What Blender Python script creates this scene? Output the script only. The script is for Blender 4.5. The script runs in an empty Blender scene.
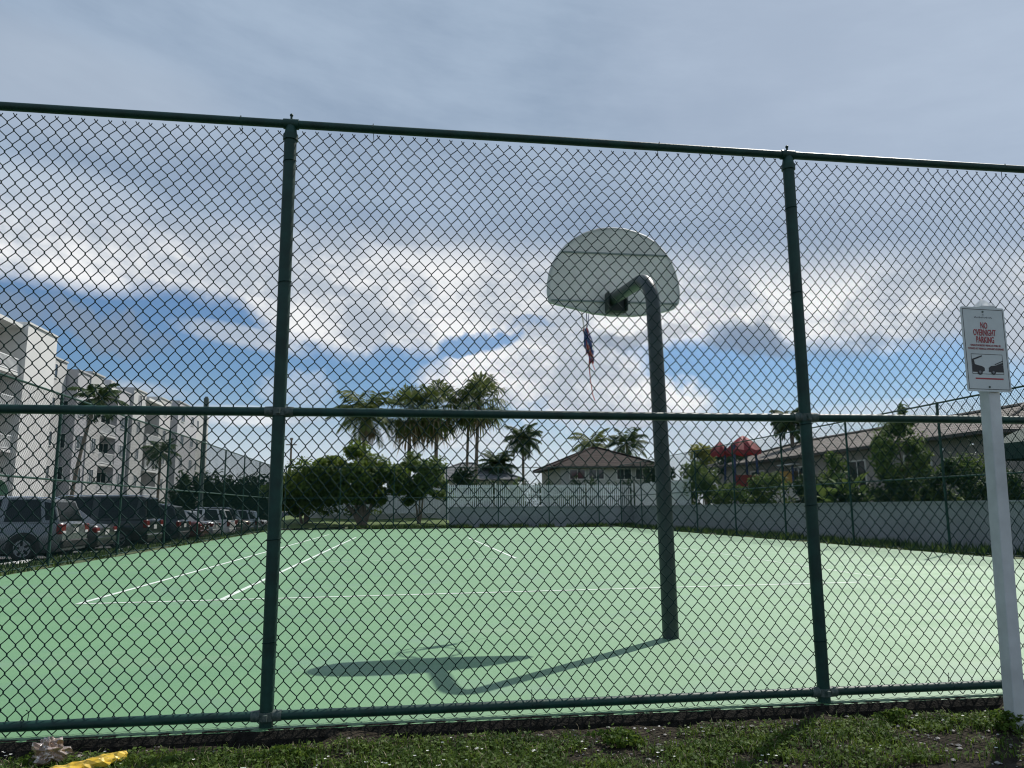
import bpy, bmesh, math, random
from math import sin, cos, pi, radians as rad, sqrt, exp
from mathutils import Vector, Matrix, Euler, noise

random.seed(7)
S = bpy.context.scene
C = S.collection
# ------------------------------------------------------------------ frame
# X runs along the near fence, Y runs down the court away from the camera, Z up; court surface is z = 0
EYE, F, PITCH, ROLL, YAW = 1.14, 768.0, rad(9.2), rad(0.38), rad(8.22)

# ------------------------------------------------------------------ mesh helper
class MB:
    def __init__(s): s.v = []; s.f = []; s.m = []; s.sm = []
    def add(s, vs, fs, mi=0, smooth=False):
        o = len(s.v); s.v.extend([tuple(p) for p in vs])
        for f in fs: s.f.append(tuple(i + o for i in f)); s.m.append(mi); s.sm.append(smooth)
    def box(s, c, d, rz=0.0, mi=0, bev=0.0, mtx=None):
        hx, hy, hz = d[0]/2, d[1]/2, d[2]/2
        M = mtx if mtx is not None else Matrix.Translation(c) @ Matrix.Rotation(rz, 4, 'Z')
        if bev <= 0:
            vs = [M @ Vector((x, y, z)) for z in (-hz, hz) for x, y in ((-hx, -hy), (hx, -hy), (hx, hy), (-hx, hy))]
            s.add(vs, [(3,2,1,0), (4,5,6,7), (0,1,5,4), (1,2,6,5), (2,3,7,6), (3,0,4,7)], mi)
        else:
            b = min(bev, hx*.9, hy*.9, hz*.9); rings = []
            for z, k in ((-hz, b), (-hz+b, 0), (hz-b, 0), (hz, b)):
                ring = []
                X, Y = hx-k, hy-k; c2 = b*.6
                for (sx, sy) in ((-1,-1), (1,-1), (1,1), (-1,1)):
                    a = (sx*X, sy*(Y-c2)); d2 = (sx*(X-c2), sy*Y)
                    ring += [a, d2] if sx*sy > 0 else [d2, a]
                rings.append([M @ Vector((p[0], p[1], z)) for p in ring])
            vs = [p for r in rings for p in r]; n = 8
            fs = [tuple(range(n-1, -1, -1)), tuple(range(3*n, 4*n))]
            for k in range(3):
                for i in range(n):
                    j = (i+1) % n; fs.append((k*n+i, k*n+j, (k+1)*n+j, (k+1)*n+i))
            s.add(vs, fs, mi)
    def tube(s, pts, r, n=8, mi=0, cap=True, smooth=True):
        pts = [Vector(p) for p in pts]; m = len(pts)
        rs = r if isinstance(r, (list, tuple)) else [r]*m
        vs = []; a = None
        for i, p in enumerate(pts):
            t = (pts[min(i+1, m-1)] - pts[max(i-1, 0)])
            t = t.normalized() if t.length > 1e-9 else Vector((0,0,1))
            if a is None:
                a = t.cross(Vector((0,0,1)) if abs(t.z) < .9 else Vector((1,0,0))).normalized()
            else:
                a = (a - t*a.dot(t)); a = a.normalized() if a.length > 1e-6 else t.orthogonal().normalized()
            b = t.cross(a)
            for k in range(n):
                w = 2*pi*k/n; vs.append(p + (a*cos(w) + b*sin(w))*rs[i])
        fs = [(i*n+k, i*n+(k+1) % n, (i+1)*n+(k+1) % n, (i+1)*n+k) for i in range(m-1) for k in range(n)]
        s.add(vs, fs, mi, smooth)
        if cap: s.add(vs[:n], [tuple(range(n-1, -1, -1))], mi); s.add(vs[-n:], [tuple(range(n))], mi)
    def prism(s, poly, M, depth, mi=0):
        # poly in local xy, extruded along local +z by depth
        n = len(poly)
        vs = [M @ Vector((x, y, 0)) for x, y in poly] + [M @ Vector((x, y, depth)) for x, y in poly]
        s.add(vs, [tuple(range(n-1, -1, -1)), tuple(range(n, 2*n))] + [(i, (i+1) % n, n+(i+1) % n, n+i) for i in range(n)], mi)
    def quad(s, a, b, c, d, mi=0): s.add([a, b, c, d], [(0,1,2,3)], mi)
    def sphere(s, c, r, nu=10, nv=6, mi=0, sq=(1,1,1)):
        vs = [Vector(c) + Vector((0,0,-r*sq[2]))]
        for j in range(1, nv):
            t = -pi/2 + pi*j/nv
            for i in range(nu):
                w = 2*pi*i/nu; vs.append(Vector(c) + Vector((r*sq[0]*cos(t)*cos(w), r*sq[1]*cos(t)*sin(w), r*sq[2]*sin(t))))
        vs.append(Vector(c) + Vector((0,0,r*sq[2]))); fs = []
        for i in range(nu):
            fs.append((0, 1+(i+1) % nu, 1+i))
            for j in range(nv-2): fs.append((1+j*nu+i, 1+j*nu+(i+1) % nu, 1+(j+1)*nu+(i+1) % nu, 1+(j+1)*nu+i))
            fs.append((1+(nv-2)*nu+i, 1+(nv-2)*nu+(i+1) % nu, len(vs)-1))
        s.add(vs, fs, mi, True)
    def mesh(s, name):
        me = bpy.data.meshes.new(name); me.from_pydata(s.v, [], s.f)
        me.polygons.foreach_set('material_index', s.m); me.polygons.foreach_set('use_smooth', s.sm); me.update()
        return me
    def build(s, name, mats, parent=None, loc=None, rz=0):
        me = s.mesh(name)
        for m in (mats if isinstance(mats, (list, tuple)) else [mats]): me.materials.append(m)
        return link(name, me, parent, loc, rz)

def link(name, me, parent=None, loc=None, rz=0):
    o = bpy.data.objects.new(name, me); C.objects.link(o)
    if parent: o.parent = parent
    if loc is not None: o.location = loc
    if rz: o.rotation_euler.z = rz
    return o
def tag(o, label=None, cat=None, group=None, kind=None):
    if label: o['label'] = label
    if cat: o['category'] = cat
    if group: o['group'] = group
    if kind: o['kind'] = kind
    return o
def empty(name, loc, label, cat, group=None, rz=0):
    o = bpy.data.objects.new(name, None); C.objects.link(o); o.location = loc; o.rotation_euler.z = rz
    o.empty_display_size = .2
    return tag(o, label, cat, group)
def copy_tree(o, parent=None):
    c = o.copy(); C.objects.link(c)
    if parent: c.parent = parent
    for ch in list(o.children): copy_tree(ch, c)
    return c
def struct(name, mb, m, **k): return tag(mb.build(name, m, **k), kind='structure')

# ------------------------------------------------------------------ materials
def mat(name, col, rough=.6, var=0.0, scale=4.0, bump=0.0, bscale=30.0, metal=0.0, spec=.5, col2=None, trans=0.0, coat=0.0, detail=5):
    m = bpy.data.materials.new(name); m.use_nodes = True; nt = m.node_tree; N = nt.nodes; L = nt.links
    p = N['Principled BSDF']; out = N['Material Output']
    p.inputs['Roughness'].default_value = rough; p.inputs['Metallic'].default_value = metal
    p.inputs['Specular IOR Level'].default_value = spec; p.inputs['Coat Weight'].default_value = coat
    p.inputs['Base Color'].default_value = (*col, 1)
    tc = N.new('ShaderNodeTexCoord')
    if var > 0 or col2:
        nz = N.new('ShaderNodeTexNoise'); nz.inputs['Scale'].default_value = scale; nz.inputs['Detail'].default_value = detail
        nz.inputs['Roughness'].default_value = .6
        L.new(tc.outputs['Object'], nz.inputs['Vector'])
        rp = N.new('ShaderNodeValToRGB'); e = rp.color_ramp.elements
        e[0].position = .3; e[1].position = .7
        a = col2 if col2 else tuple(min(1, c*(1+var)) for c in col)
        b = col if col2 else tuple(c*(1-var) for c in col)
        e[0].color = (*b, 1); e[1].color = (*a, 1)
        L.new(nz.outputs['Fac'], rp.inputs['Fac']); L.new(rp.outputs['Color'], p.inputs['Base Color'])
    if bump > 0:
        bz = N.new('ShaderNodeTexNoise'); bz.inputs['Scale'].default_value = bscale; bz.inputs['Detail'].default_value = 4
        L.new(tc.outputs['Object'], bz.inputs['Vector'])
        bp = N.new('ShaderNodeBump'); bp.inputs['Strength'].default_value = bump; bp.inputs['Distance'].default_value = .02
        L.new(bz.outputs['Fac'], bp.inputs['Height']); L.new(bp.outputs['Normal'], p.inputs['Normal'])
    if trans > 0:
        tr = N.new('ShaderNodeBsdfTranslucent'); mx = N.new('ShaderNodeMixShader'); mx.inputs[0].default_value = trans
        src = p.inputs['Base Color'].links
        if src: 
            hs = N.new('ShaderNodeHueSaturation'); hs.inputs['Value'].default_value = 1.5; hs.inputs['Hue'].default_value = .485
            L.new(src[0].from_socket, hs.inputs['Color']); L.new(hs.outputs['Color'], tr.inputs['Color'])
        else: tr.inputs['Color'].default_value = tuple(min(1, c*1.4) for c in col) + (1,)
        L.new(p.outputs[0], mx.inputs[1]); L.new(tr.outputs[0], mx.inputs[2]); L.new(mx.outputs[0], out.inputs[0])
    return m

M = {}
M['fence'] = mat('green_fence_paint', (.005, .036, .028), .5, spec=.35, var=.35, scale=9, bump=.08, bscale=60)
M['wire'] = mat('green_vinyl_wire', (.004, .024, .022), .75, spec=.12)
M['clamp'] = mat('worn_clamp_metal', (.008, .04, .032), .6, col2=(.10, .12, .11), scale=60)
M['pole'] = mat('dark_grey_green_pole', (.022, .036, .036), .4, var=.3, scale=6)
M['board'] = mat('weathered_white_fibreglass', (.55, .56, .55), .55, var=.1, scale=3, trans=.28)
M['orange'] = mat('rusty_orange_rim', (.25, .05, .015), .5, var=.3, scale=20)
M['seam'] = mat('grey_board_rib', (.20, .24, .23), .6)
M['bracket'] = mat('dark_bracket_steel', (.015, .025, .022), .5)
M['net_blue'] = mat('faded_blue_cord', (.05, .08, .24), .8)
M['net_red'] = mat('faded_red_cord', (.36, .06, .05), .8)
M['net_white'] = mat('dirty_white_cord', (.55, .52, .50), .8)
M['white_vinyl'] = mat('white_vinyl_post', (.52, .54, .54), .5, var=.16, scale=5)
M['sign_face'] = mat('white_sign_sheet', (.52, .56, .56), .4, var=.08, scale=8)
M['ink'] = mat('black_sign_ink', (.015, .015, .018), .5)
M['grey_ink'] = mat('grey_sign_ink', (.16, .17, .19), .5)
M['red_ink'] = mat('red_sign_ink', (.34, .035, .045), .5)
M['line'] = mat('worn_white_line_paint', (.58, .64, .58), .6, var=.14, scale=5, detail=9)
M['asphalt'] = mat('grey_asphalt', (.05, .05, .052), .9, var=.3, scale=.6, bump=.3, bscale=80)
M['concrete'] = mat('pale_concrete', (.42, .42, .40), .85, var=.15, scale=3)
M['stop'] = mat('white_painted_concrete', (.70, .70, .68), .8, var=.15, scale=6)
M['wall_grey'] = mat('grey_painted_block_wall', (.30, .31, .325), .85, var=.2, scale=.5, detail=8, bump=.15, bscale=25)
M['white_wall'] = mat('white_stucco', (.60, .60, .59), .85, var=.06, scale=.35)
M['dull_wall'] = mat('dull_white_stucco', (.47, .47, .47), .85, col2=(.40, .40, .39), scale=.25)
M['grey_wall'] = mat('grey_lavender_stucco', (.38, .38, .40), .85, var=.07, scale=.35)
M['recess'] = mat('balcony_back_wall', (.13, .135, .14), .85, var=.1, scale=.5)  # balcony shade put into the wall colour, darker than the stucco
M['rail_white'] = mat('white_metal_railing', (.74, .75, .75), .5)
M['glass'] = mat('dark_window_glass', (.02, .028, .035), .08, spec=.8)
M['wframe'] = mat('white_window_frame', (.62, .62, .60), .5)
M['cream'] = mat('cream_house_wall', (.50, .49, .45), .85, var=.07, scale=.6)
M['taupe'] = mat('taupe_house_wall', (.27, .255, .235), .85, var=.1, scale=.6)
M['fascia'] = mat('dark_fascia', (.05, .045, .04), .6)
M['trunk'] = mat('grey_bark', (.14, .115, .09), .9, var=.35, scale=5, bump=.6, bscale=20)
M['palmtrunk'] = mat('palm_trunk_bark', (.17, .14, .11), .9, var=.4, scale=6, bump=.6, bscale=18)
M['ficus'] = mat('ficus_leaf', (.028, .070, .014), .55, spec=.25, col2=(.115, .165, .022), scale=.9, trans=.42)
M['leaf_mid'] = mat('mid_green_leaf', (.036, .085, .022), .6, spec=.2, col2=(.120, .170, .045), scale=1.6, trans=.3)
M['leaf_dark'] = mat('dark_green_leaf', (.012, .034, .014), .6, spec=.2, col2=(.040, .075, .024), scale=1.2, trans=.2)
M['leaf_yel'] = mat('yellow_green_leaf', (.10, .13, .025), .6, spec=.2, col2=(.21, .22, .05), scale=1.3, trans=.35)
M['leaf_lime'] = mat('lime_banana_leaf', (.16, .24, .04), .4, col2=(.07, .15, .03), scale=1.2, trans=.4)
M['palm'] = mat('palm_leaflet', (.038, .075, .018), .6, spec=.2, col2=(.115, .14, .035), scale=1.4, trans=.25)
M['palm_dark'] = mat('dark_palm_leaflet', (.018, .045, .016), .6, spec=.2, col2=(.05, .085, .025), scale=.8, trans=.2)
M['dead'] = mat('dead_palm_frond', (.17, .135, .075), .8, col2=(.27, .215, .12), scale=1.5, trans=.25)
M['grass'] = mat('grass_blade', (.024, .062, .010), .6, spec=.15, col2=(.12, .185, .03), scale=9, trans=.35)
M['grass_far'] = mat('verge_grass', (.034, .062, .018), .9, col2=(.085, .10, .035), scale=2.2, bump=.6, bscale=40, detail=8)
M['lawn'] = mat('sunlit_lawn', (.055, .105, .022), .9, col2=(.11, .15, .04), scale=.7, bump=.5, bscale=30, detail=8)
M['straw'] = mat('dry_straw', (.22, .19, .11), .8)
M['pebble'] = mat('limestone_pebble', (.40, .38, .35), .8, col2=(.13, .12, .11), scale=14)
M['petal'] = mat('white_petal', (.78, .78, .74), .7)
M['soil'] = mat('dark_soil', (.016, .013, .009), 1.0, spec=.15, col2=(.055, .046, .033), scale=11, bump=1.0, bscale=70, detail=9)
M['canopy'] = mat('red_shade_canopy', (.26, .020, .026), .6, trans=.15)
M['blue_steel'] = mat('blue_painted_steel', (.02, .04, .12), .4)
M['red_plastic'] = mat('red_play_panel', (.20, .025, .02), .5)
M['yel_plastic'] = mat('ochre_play_panel', (.42, .24, .04), .45)
M['white_plastic'] = mat('white_play_plastic', (.72, .73, .74), .45)
M['tyre'] = mat('black_rubber', (.012, .012, .013), .85)
M['alloy'] = mat('silver_alloy', (.22, .23, .24), .35, metal=.8)
M['tail'] = mat('red_tail_lens', (.16, .008, .010), .2)
M['chrome'] = mat('bright_chrome', (.8, .8, .82), .12, metal=1)
M['carglass'] = mat('tinted_car_glass', (.006, .009, .014), .10, spec=.3)
M['trim'] = mat('black_plastic_trim', (.014, .014, .015), .6)
M['plate'] = mat('licence_plate_white', (.6, .6, .58), .5)
PAINT = {k: mat('car_paint_' + k, c, .28, metal=mt, coat=.6) for k, c, mt in (
    ('graphite', (.17, .18, .19), .4), ('black', (.008, .009, .011), .1), ('navy', (.012, .018, .03), .2), ('silver', (.45, .46, .47), .5),
    ('white', (.72, .72, .71), 0), ('charcoal', (.045, .048, .05), .4), ('maroon', (.09, .012, .016), .3), ('beige', (.36, .32, .26), .3))}
M['yellow_film'] = mat('yellow_wrapper_film', (.55, .33, .015), .32, col2=(.75, .52, .05), scale=22, coat=.4)
M['hedge'] = M['leaf_dark']

def court_mat():
    m = bpy.data.materials.new('green_acrylic_court'); m.use_nodes = True; nt = m.node_tree; N = nt.nodes; L = nt.links; p = N['Principled BSDF']
    tc = N.new('ShaderNodeTexCoord')
    def nz(sc, det, rough=.6, st=None):
        n = N.new('ShaderNodeTexNoise'); n.inputs['Scale'].default_value = sc; n.inputs['Detail'].default_value = det; n.inputs['Roughness'].default_value = rough
        if st:
            mp = N.new('ShaderNodeMapping'); mp.inputs['Scale'].default_value = st; L.new(tc.outputs['Object'], mp.inputs[0]); L.new(mp.outputs[0], n.inputs[0])
        else: L.new(tc.outputs['Object'], n.inputs['Vector'])
        return n.outputs['Fac']
    def ramp(f, a, b, c0, c1):
        r = N.new('ShaderNodeValToRGB'); e = r.color_ramp.elements; e[0].position = a; e[1].position = b; e[0].color = (*c0, 1); e[1].color = (*c1, 1)
        L.new(f, r.inputs[0]); return r.outputs[0]
    def mix(fac, a, b, bt='MIX'):
        x = N.new('ShaderNodeMix'); x.data_type = 'RGBA'; x.blend_type = bt
        if isinstance(fac, float): x.inputs[0].default_value = fac
        else: L.new(fac, x.inputs[0])
        L.new(a, x.inputs[6]); L.new(b, x.inputs[7]); return x.outputs[2]
    base = ramp(nz(.35, 6), .3, .72, (.080, .215, .084), (.106, .252, .108))
    fine = ramp(nz(90, 5, .8), .3, .7, (.80, .80, .80), (1.14, 1.14, 1.14))
    base = mix(1.0, base, fine, 'MULTIPLY')
    # bluish scuffed patches and dusty worn streaks
    stain = ramp(nz(1.1, 7, .65), .52, .70, (0, 0, 0), (.7, .7, .7))
    blue = N.new('ShaderNodeRGB'); blue.outputs[0].default_value = (.095, .195, .130, 1)
    base = mix(stain, base, blue.outputs[0])
    worn = ramp(nz(.8, 8, .7, (.3, 1.3, 1)), .54, .72, (0, 0, 0), (.5, .5, .5))
    dust = N.new('ShaderNodeRGB'); dust.outputs[0].default_value = (.17, .26, .155, 1)
    base = mix(worn, base, dust.outputs[0])
    L.new(base, p.inputs['Base Color'])
    r = N.new('ShaderNodeMapRange'); p.inputs['Specular IOR Level'].default_value = 1.0; r.inputs[1].default_value = .3; r.inputs[2].default_value = .7; r.inputs[3].default_value = .47; r.inputs[4].default_value = .74; L.new(nz(1.0, 8, .68, (.55, 1.3, 1)), r.inputs[0]); L.new(r.outputs[0], p.inputs['Roughness'])
    bp = N.new('ShaderNodeBump'); bp.inputs['Strength'].default_value = .35; bp.inputs['Distance'].default_value = .004
    L.new(nz(220, 2), bp.inputs['Height']); L.new(bp.outputs[0], p.inputs['Normal'])
    return m
M['court'] = court_mat()

def tile_mat(name, a, b, sx=3.2, sy=2.6):
    m = bpy.data.materials.new(name); m.use_nodes = True; nt = m.node_tree; N = nt.nodes; L = nt.links; p = N['Principled BSDF']
    tc = N.new('ShaderNodeTexCoord')
    br = N.new('ShaderNodeTexBrick'); br.inputs['Scale'].default_value = 1.0; br.inputs['Brick Width'].default_value = .34; br.inputs['Row Height'].default_value = .16
    br.inputs['Mortar Size'].default_value = .018; br.inputs['Color1'].default_value = (*a, 1); br.inputs['Color2'].default_value = (*b, 1)
    br.inputs['Mortar'].default_value = tuple(c*.35 for c in a) + (1,); br.inputs['Bias'].default_value = -.1
    sp = N.new('ShaderNodeSeparateXYZ'); cb = N.new('ShaderNodeCombineXYZ'); ad = N.new('ShaderNodeMath'); ad.operation = 'ADD'
    L.new(tc.outputs['Object'], sp.inputs[0]); L.new(sp.outputs[0], ad.inputs[0]); L.new(sp.outputs[1], ad.inputs[1])
    L.new(ad.outputs[0], cb.inputs[0]); mu = N.new('ShaderNodeMath'); mu.operation = 'MULTIPLY'; mu.inputs[1].default_value = 1.0
    L.new(sp.outputs[2], mu.inputs[0]); L.new(mu.outputs[0], cb.inputs[1]); L.new(cb.outputs[0], br.inputs[0]); L.new(br.outputs[0], p.inputs['Base Color'])
    bp = N.new('ShaderNodeBump'); bp.inputs['Strength'].default_value = .6; bp.inputs['Distance'].default_value = .04; L.new(br.outputs['Fac'], bp.inputs['Height']); bp.invert = True
    L.new(bp.outputs[0], p.inputs['Normal']); p.inputs['Roughness'].default_value = .9; p.inputs['Specular IOR Level'].default_value = .12
    return m
M['roof_brown'] = tile_mat('brown_roof_tile', (.034, .027, .025), (.05, .039, .035))
M['roof_taupe'] = tile_mat('taupe_roof_tile', (.19, .172, .155), (.26, .24, .22))
M['roof_grey'] = tile_mat('grey_roof_tile', (.15, .16, .17), (.20, .21, .22))

# ================================================================== SETTING
def sheet(name, x0, x1, y0, y1, z, m, nx=1, ny=1, zf=None):
    b = MB(); vs = []; fs = []
    for j in range(ny+1):
        for i in range(nx+1):
            x = x0+(x1-x0)*i/nx; y = y0+(y1-y0)*j/ny
            vs.append((x, y, z + (zf(x, y) if zf else 0)))
    for j in range(ny):
        for i in range(nx):
            a = j*(nx+1)+i; fs.append((a, a+1, a+nx+2, a+nx+1))
    b.add(vs, fs, 0, nx > 1)
    return struct(name, b, m)

sheet('ground', -600, 600, -300, 900, -.62, M['grass_far'])
def soil_z(x, y):
    return .012*noise.noise((x*1.3, y*1.3, 0)) + .014*noise.noise((x*6, y*6, 3)) + .008*noise.noise((x*16, y*16, 5)) - .03*max(0, min(1, (4.36-y)/.8)) + (.055*noise.noise((x*2.3, 0, 31)) + .03*noise.noise((x*9, 0, 33)))*exp(-max(0, 4.37-y)/.09)
sheet('near_verge', -16, 18, -3.0, 4.375, -.058, M['soil'], 340, 74, soil_z)
b = MB(); b.box((3.0, 25.205, -.30), (20.16, 41.61, .6)); struct('tennis_court', b, M['court'])   # slab: top face at z = 0
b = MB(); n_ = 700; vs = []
for i in range(n_+1):      # ragged, soil-caked front edge of the slab, its shade painted into the colour
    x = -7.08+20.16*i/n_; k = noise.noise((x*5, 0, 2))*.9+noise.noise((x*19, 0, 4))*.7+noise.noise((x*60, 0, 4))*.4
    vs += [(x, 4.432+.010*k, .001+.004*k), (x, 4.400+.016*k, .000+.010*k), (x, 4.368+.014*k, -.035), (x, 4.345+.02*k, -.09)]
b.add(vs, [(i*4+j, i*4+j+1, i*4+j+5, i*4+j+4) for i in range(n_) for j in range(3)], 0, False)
struct('slab_edge', b, mat('shade_black_soil', (.006, .006, .005), 1.0, spec=.1, col2=(.028, .026, .022), scale=30, bump=1.0, bscale=90))
b = MB()
def ln(x0, y0, x1, y1, w=.055):
    dx, dy = x1-x0, y1-y0; l = math.hypot(dx, dy); nx, ny = -dy/l*w/2, dx/l*w/2
    b.quad((x0+nx, y0+ny, .004), (x0-nx, y0-ny, .004), (x1-nx, y1-ny, .004), (x1+nx, y1+ny, .004))
BL, SV, NETY = 10.62, 17.9, 24.4
ln(-3.98, 10.53, 6.9, 11.10, .075)
ln(-3.95, 10.59, -3.25, 37.0, .075); ln(-2.27, 10.68, -1.80, 33.0, .075)
ln(2.66, SV, 2.68, 31.0, .07); ln(-2.0, 17.75, 3.0, 18.0, .04)
ln(7.7, 11.3, 8.2, 37.0, .04)
struct('court_markings', b, M['line'])
# verges beside the court
rng = lambda a, b_: random.uniform(a, b_)
def bumps(x, y): return .04*noise.noise((x*.9, y*.9, 1)) + .02*noise.noise((x*4, y*4, 2))
sheet('left_verge', -8.42, -7.08, -3, 47, .0, M['grass_far'], 12, 200, bumps)
sheet('right_verge', 13.08, 14.42, 4.5, 47.3, .0, M['grass_far'], 12, 200, bumps)
sheet('far_verge', -8.42, 14.42, 46.01, 47.3, .03, M['grass_far'], 120, 12, bumps)
sheet('lawn', -8.42, 3.2, 47.3, 75, .06, M['lawn'], 30, 60, lambda x, y: .2*noise.noise((x*.2, y*.2, 4)) + max(0, min(.6, (y-48)*.05)))
lot = lambda y: -.12 - .42*max(0, min(1, (y-20)/45))
sheet('parking_lot', -27, -8.55, -3, 95, 0, M['asphalt'], 1, 40, lambda x, y: lot(y))
b = MB()
for k in range(40):
    y0 = -3+k*1.3; b.box((-8.49, y0+.65, (lot(y0)-.0)-.05), (.13, 1.29, .2))
struct('kerb', b, M['concrete'])
b = MB()
for k in range(12):
    y = 22.2+2.85*k; z = lot(y)+.006
    b.quad((-13.6, y-.05, lot(y-.05)+.006), (-8.9, y-.05, lot(y-.05)+.006), (-8.9, y+.05, lot(y+.05)+.006), (-13.6, y+.05, lot(y+.05)+.006))
struct('parking_bay_lines', b, M['line'])
sheet('far_garden', 3.0, 60, 47.62, 120, .25, M['lawn'])
sheet('side_garden', 14.75, 60, 4.0, 47.6, .30, M['grass_far'])
sheet('building_verge', -40, -27, -3, 130, -.30, M['grass_far'])

# ================================================================== CHAIN LINK FENCES
def wire_mesh(width, z0, z1, pitch, rad_, sides, fine, seed, wob=.004):
    rnd = random.Random(seed); half = pitch/2; q = pitch*1.225
    n = int(round(width/half)); b = MB()
    px = [wob*2.0*noise.noise((i*.13, seed, 0)) for i in range(n+2)]
    lev = int((z1-z0)/(q/2))
    top = z1
    def node(i, k):    # node column i, level k counted from the top
        x = i*half; z = top - k*q/2
        return (x + px[i]*.4 + wob*noise.noise((x*1.7, z*1.7, seed)) + wob*.5*noise.noise((x*7, z*7, seed+9)),
                z + wob*1.3*noise.noise((x*1.1+5, z*2.1, seed+3)) + wob*.5*noise.noise((x*8, z*6, seed+4)),
                wob*2.2*noise.noise((x*1.3, z*1.3, seed+7)))
    for i in range(n):
        pts = []
        for k in range(lev+1):
            right = (k + i) % 2 == 1
            j = i+1 if right else i
            x, z, y = node(j, k)
            s_ = 1 if right else -1
            yy = y + (rad_*1.0 if right else -rad_*1.0)
            if fine:
                ov = rad_*.9*s_
                if k > 0: pts.append((x - s_*half*.21 + ov*.2, yy*.5, z + q*.125)); pts.append((x - s_*half*.035 + ov*.8, yy*.9, z + q*.045))
                else: pts.append((x + ov, yy, z))
                if k < lev: pts.append((x - s_*half*.035 + ov*.8, yy*.9, z - q*.045)); pts.append((x - s_*half*.21 + ov*.2, yy*.5, z - q*.125))
            else: pts.append((x, yy, z))
        # twisted knuckle ends
        if fine:
            x, y, z = pts[0]; pts.insert(0, (x + (.006 if i % 2 else -.006), y, z+.011))
        b.tube(pts, rad_, sides, cap=False, smooth=True)
    return b

def fence(name, label, p0, p1, posts, H, mid, bot, panel_meshes, zb, mesh_off, big=False, rails=('top_rail', 'middle_rail', 'bottom_rail')):
    """posts: list of distances along p0->p1"""
    p0 = Vector(p0); p1 = Vector(p1); d = (p1-p0); Lh = d.length; ang = math.atan2(d.y, d.x)
    r = empty(name, p0, label, 'fence', None, ang)
    pr = .0365 if big else .032; rr = .0255 if big else .022
    for i, t in enumerate(posts):
        b = MB(); lean = rng(-.008, .008)
        b.tube([(t, 0, zb-.15), (t+lean, 0, H-.075)], pr, 14)
        po = b.build('post', M['fence'], r)
        c = MB(); c.tube([(t+lean, 0, H-.105), (t+lean, 0, H-.07)], pr+.008, 14); c.tube([(t+lean, 0, H-.07), (t+lean, 0, H-.02), (t+lean, 0, H+.015)], [pr+.003, pr*.85, pr*.5], 12)
        c.tube([(t+lean-.045, 0, H), (t+lean+.045, 0, H)], rr+.006, 12)
        if big: c.tube([(t+lean, 0, H+.01), (t+lean, 0, H+.055)], .007, 6); c.sphere((t+lean, 0, H+.058), .011, 8, 5)
        c.build('post_cap', M['fence'], po)
        if big:
            for zz in (mid, bot):
                c = MB(); c.tube([(t, 0, zz-.022), (t, 0, zz+.022)], pr+.006, 14)
                for sg in (-1, 1): c.tube([(t+sg*(pr-.004), 0, zz), (t+sg*(pr+.042), 0, zz)], [rr+.006, rr+.004], 12)
                c.box((t, -pr-.012, zz), (.022, .03, .03)); c.build('clamp', M['clamp'], po)
            for k in range(5):
                zz = .35 + k*(H-.7)/4 + rng(-.1, .1)
                if abs(zz-mid) < .06: continue
                c = MB(); c.tube([(t+(pr+.003)*cos(w), (pr+.003)*sin(w), zz+.004*w) for w in [j*pi/6 for j in range(13)]], .0024, 5); c.build('tie_wire', M['wire'], po)
    for nm, zz in zip(rails, (H, mid, bot)):
        b = MB(); n = max(8, int(Lh/1.0))
        pts = [(Lh*i/n, 0, zz + .006*noise.noise((Lh*i/n*.6, zz, 0))) for i in range(n+1)]
        b.tube(pts, rr if nm != 'bottom_rail' or big else .012, 10); o = b.build(nm, M['fence'], r)
    if big:
        for i in range(24):
            x = .3 + i*Lh/24 + rng(-.08, .08); b = MB()
            zt = H if i % 3 else bot
            if any(abs(x-t) < .1 for t in posts): continue
            s0 = -1 if zt == H else 1
            b.tube([(x, -rr-.002, zt+s0*.0), (x+.004, -.01, zt+(.032 if zt == H else rr+.003)), (x+.004, rr+.004, zt), (x+.008, mesh_off, zt+s0*.06), (x, mesh_off*.5, zt+s0*.075)], .0022, 5)
            b.build('tie_wire', M['wire'], r)
    for i in range(len(posts)-1):
        w = posts[i+1]-posts[i]
        me = panel_meshes(i, w)
        o = link('mesh_panel', me, r, (posts[i], mesh_off, 0))
    return r

NEAR = {}
def near_panel(i, w):
    key = (round(w, 2), i % 2)
    if key not in NEAR:
        me = wire_mesh(w, -.005, 3.405, .0742, .0029, 4, True, 11+i, .0095).mesh('mesh_panel'); me.materials.append(M['wire']); NEAR[key] = me
    return NEAR[key]
FAR = {}
def far_panel(i, w):
    key = round(w, 2)
    if key not in FAR:
        me = wire_mesh(w, .02, 3.62, .0742, .0027, 3, False, 3, .004).mesh('mesh_panel'); me.materials.append(M['wire']); FAR[key] = me
    return FAR[key]

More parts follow.
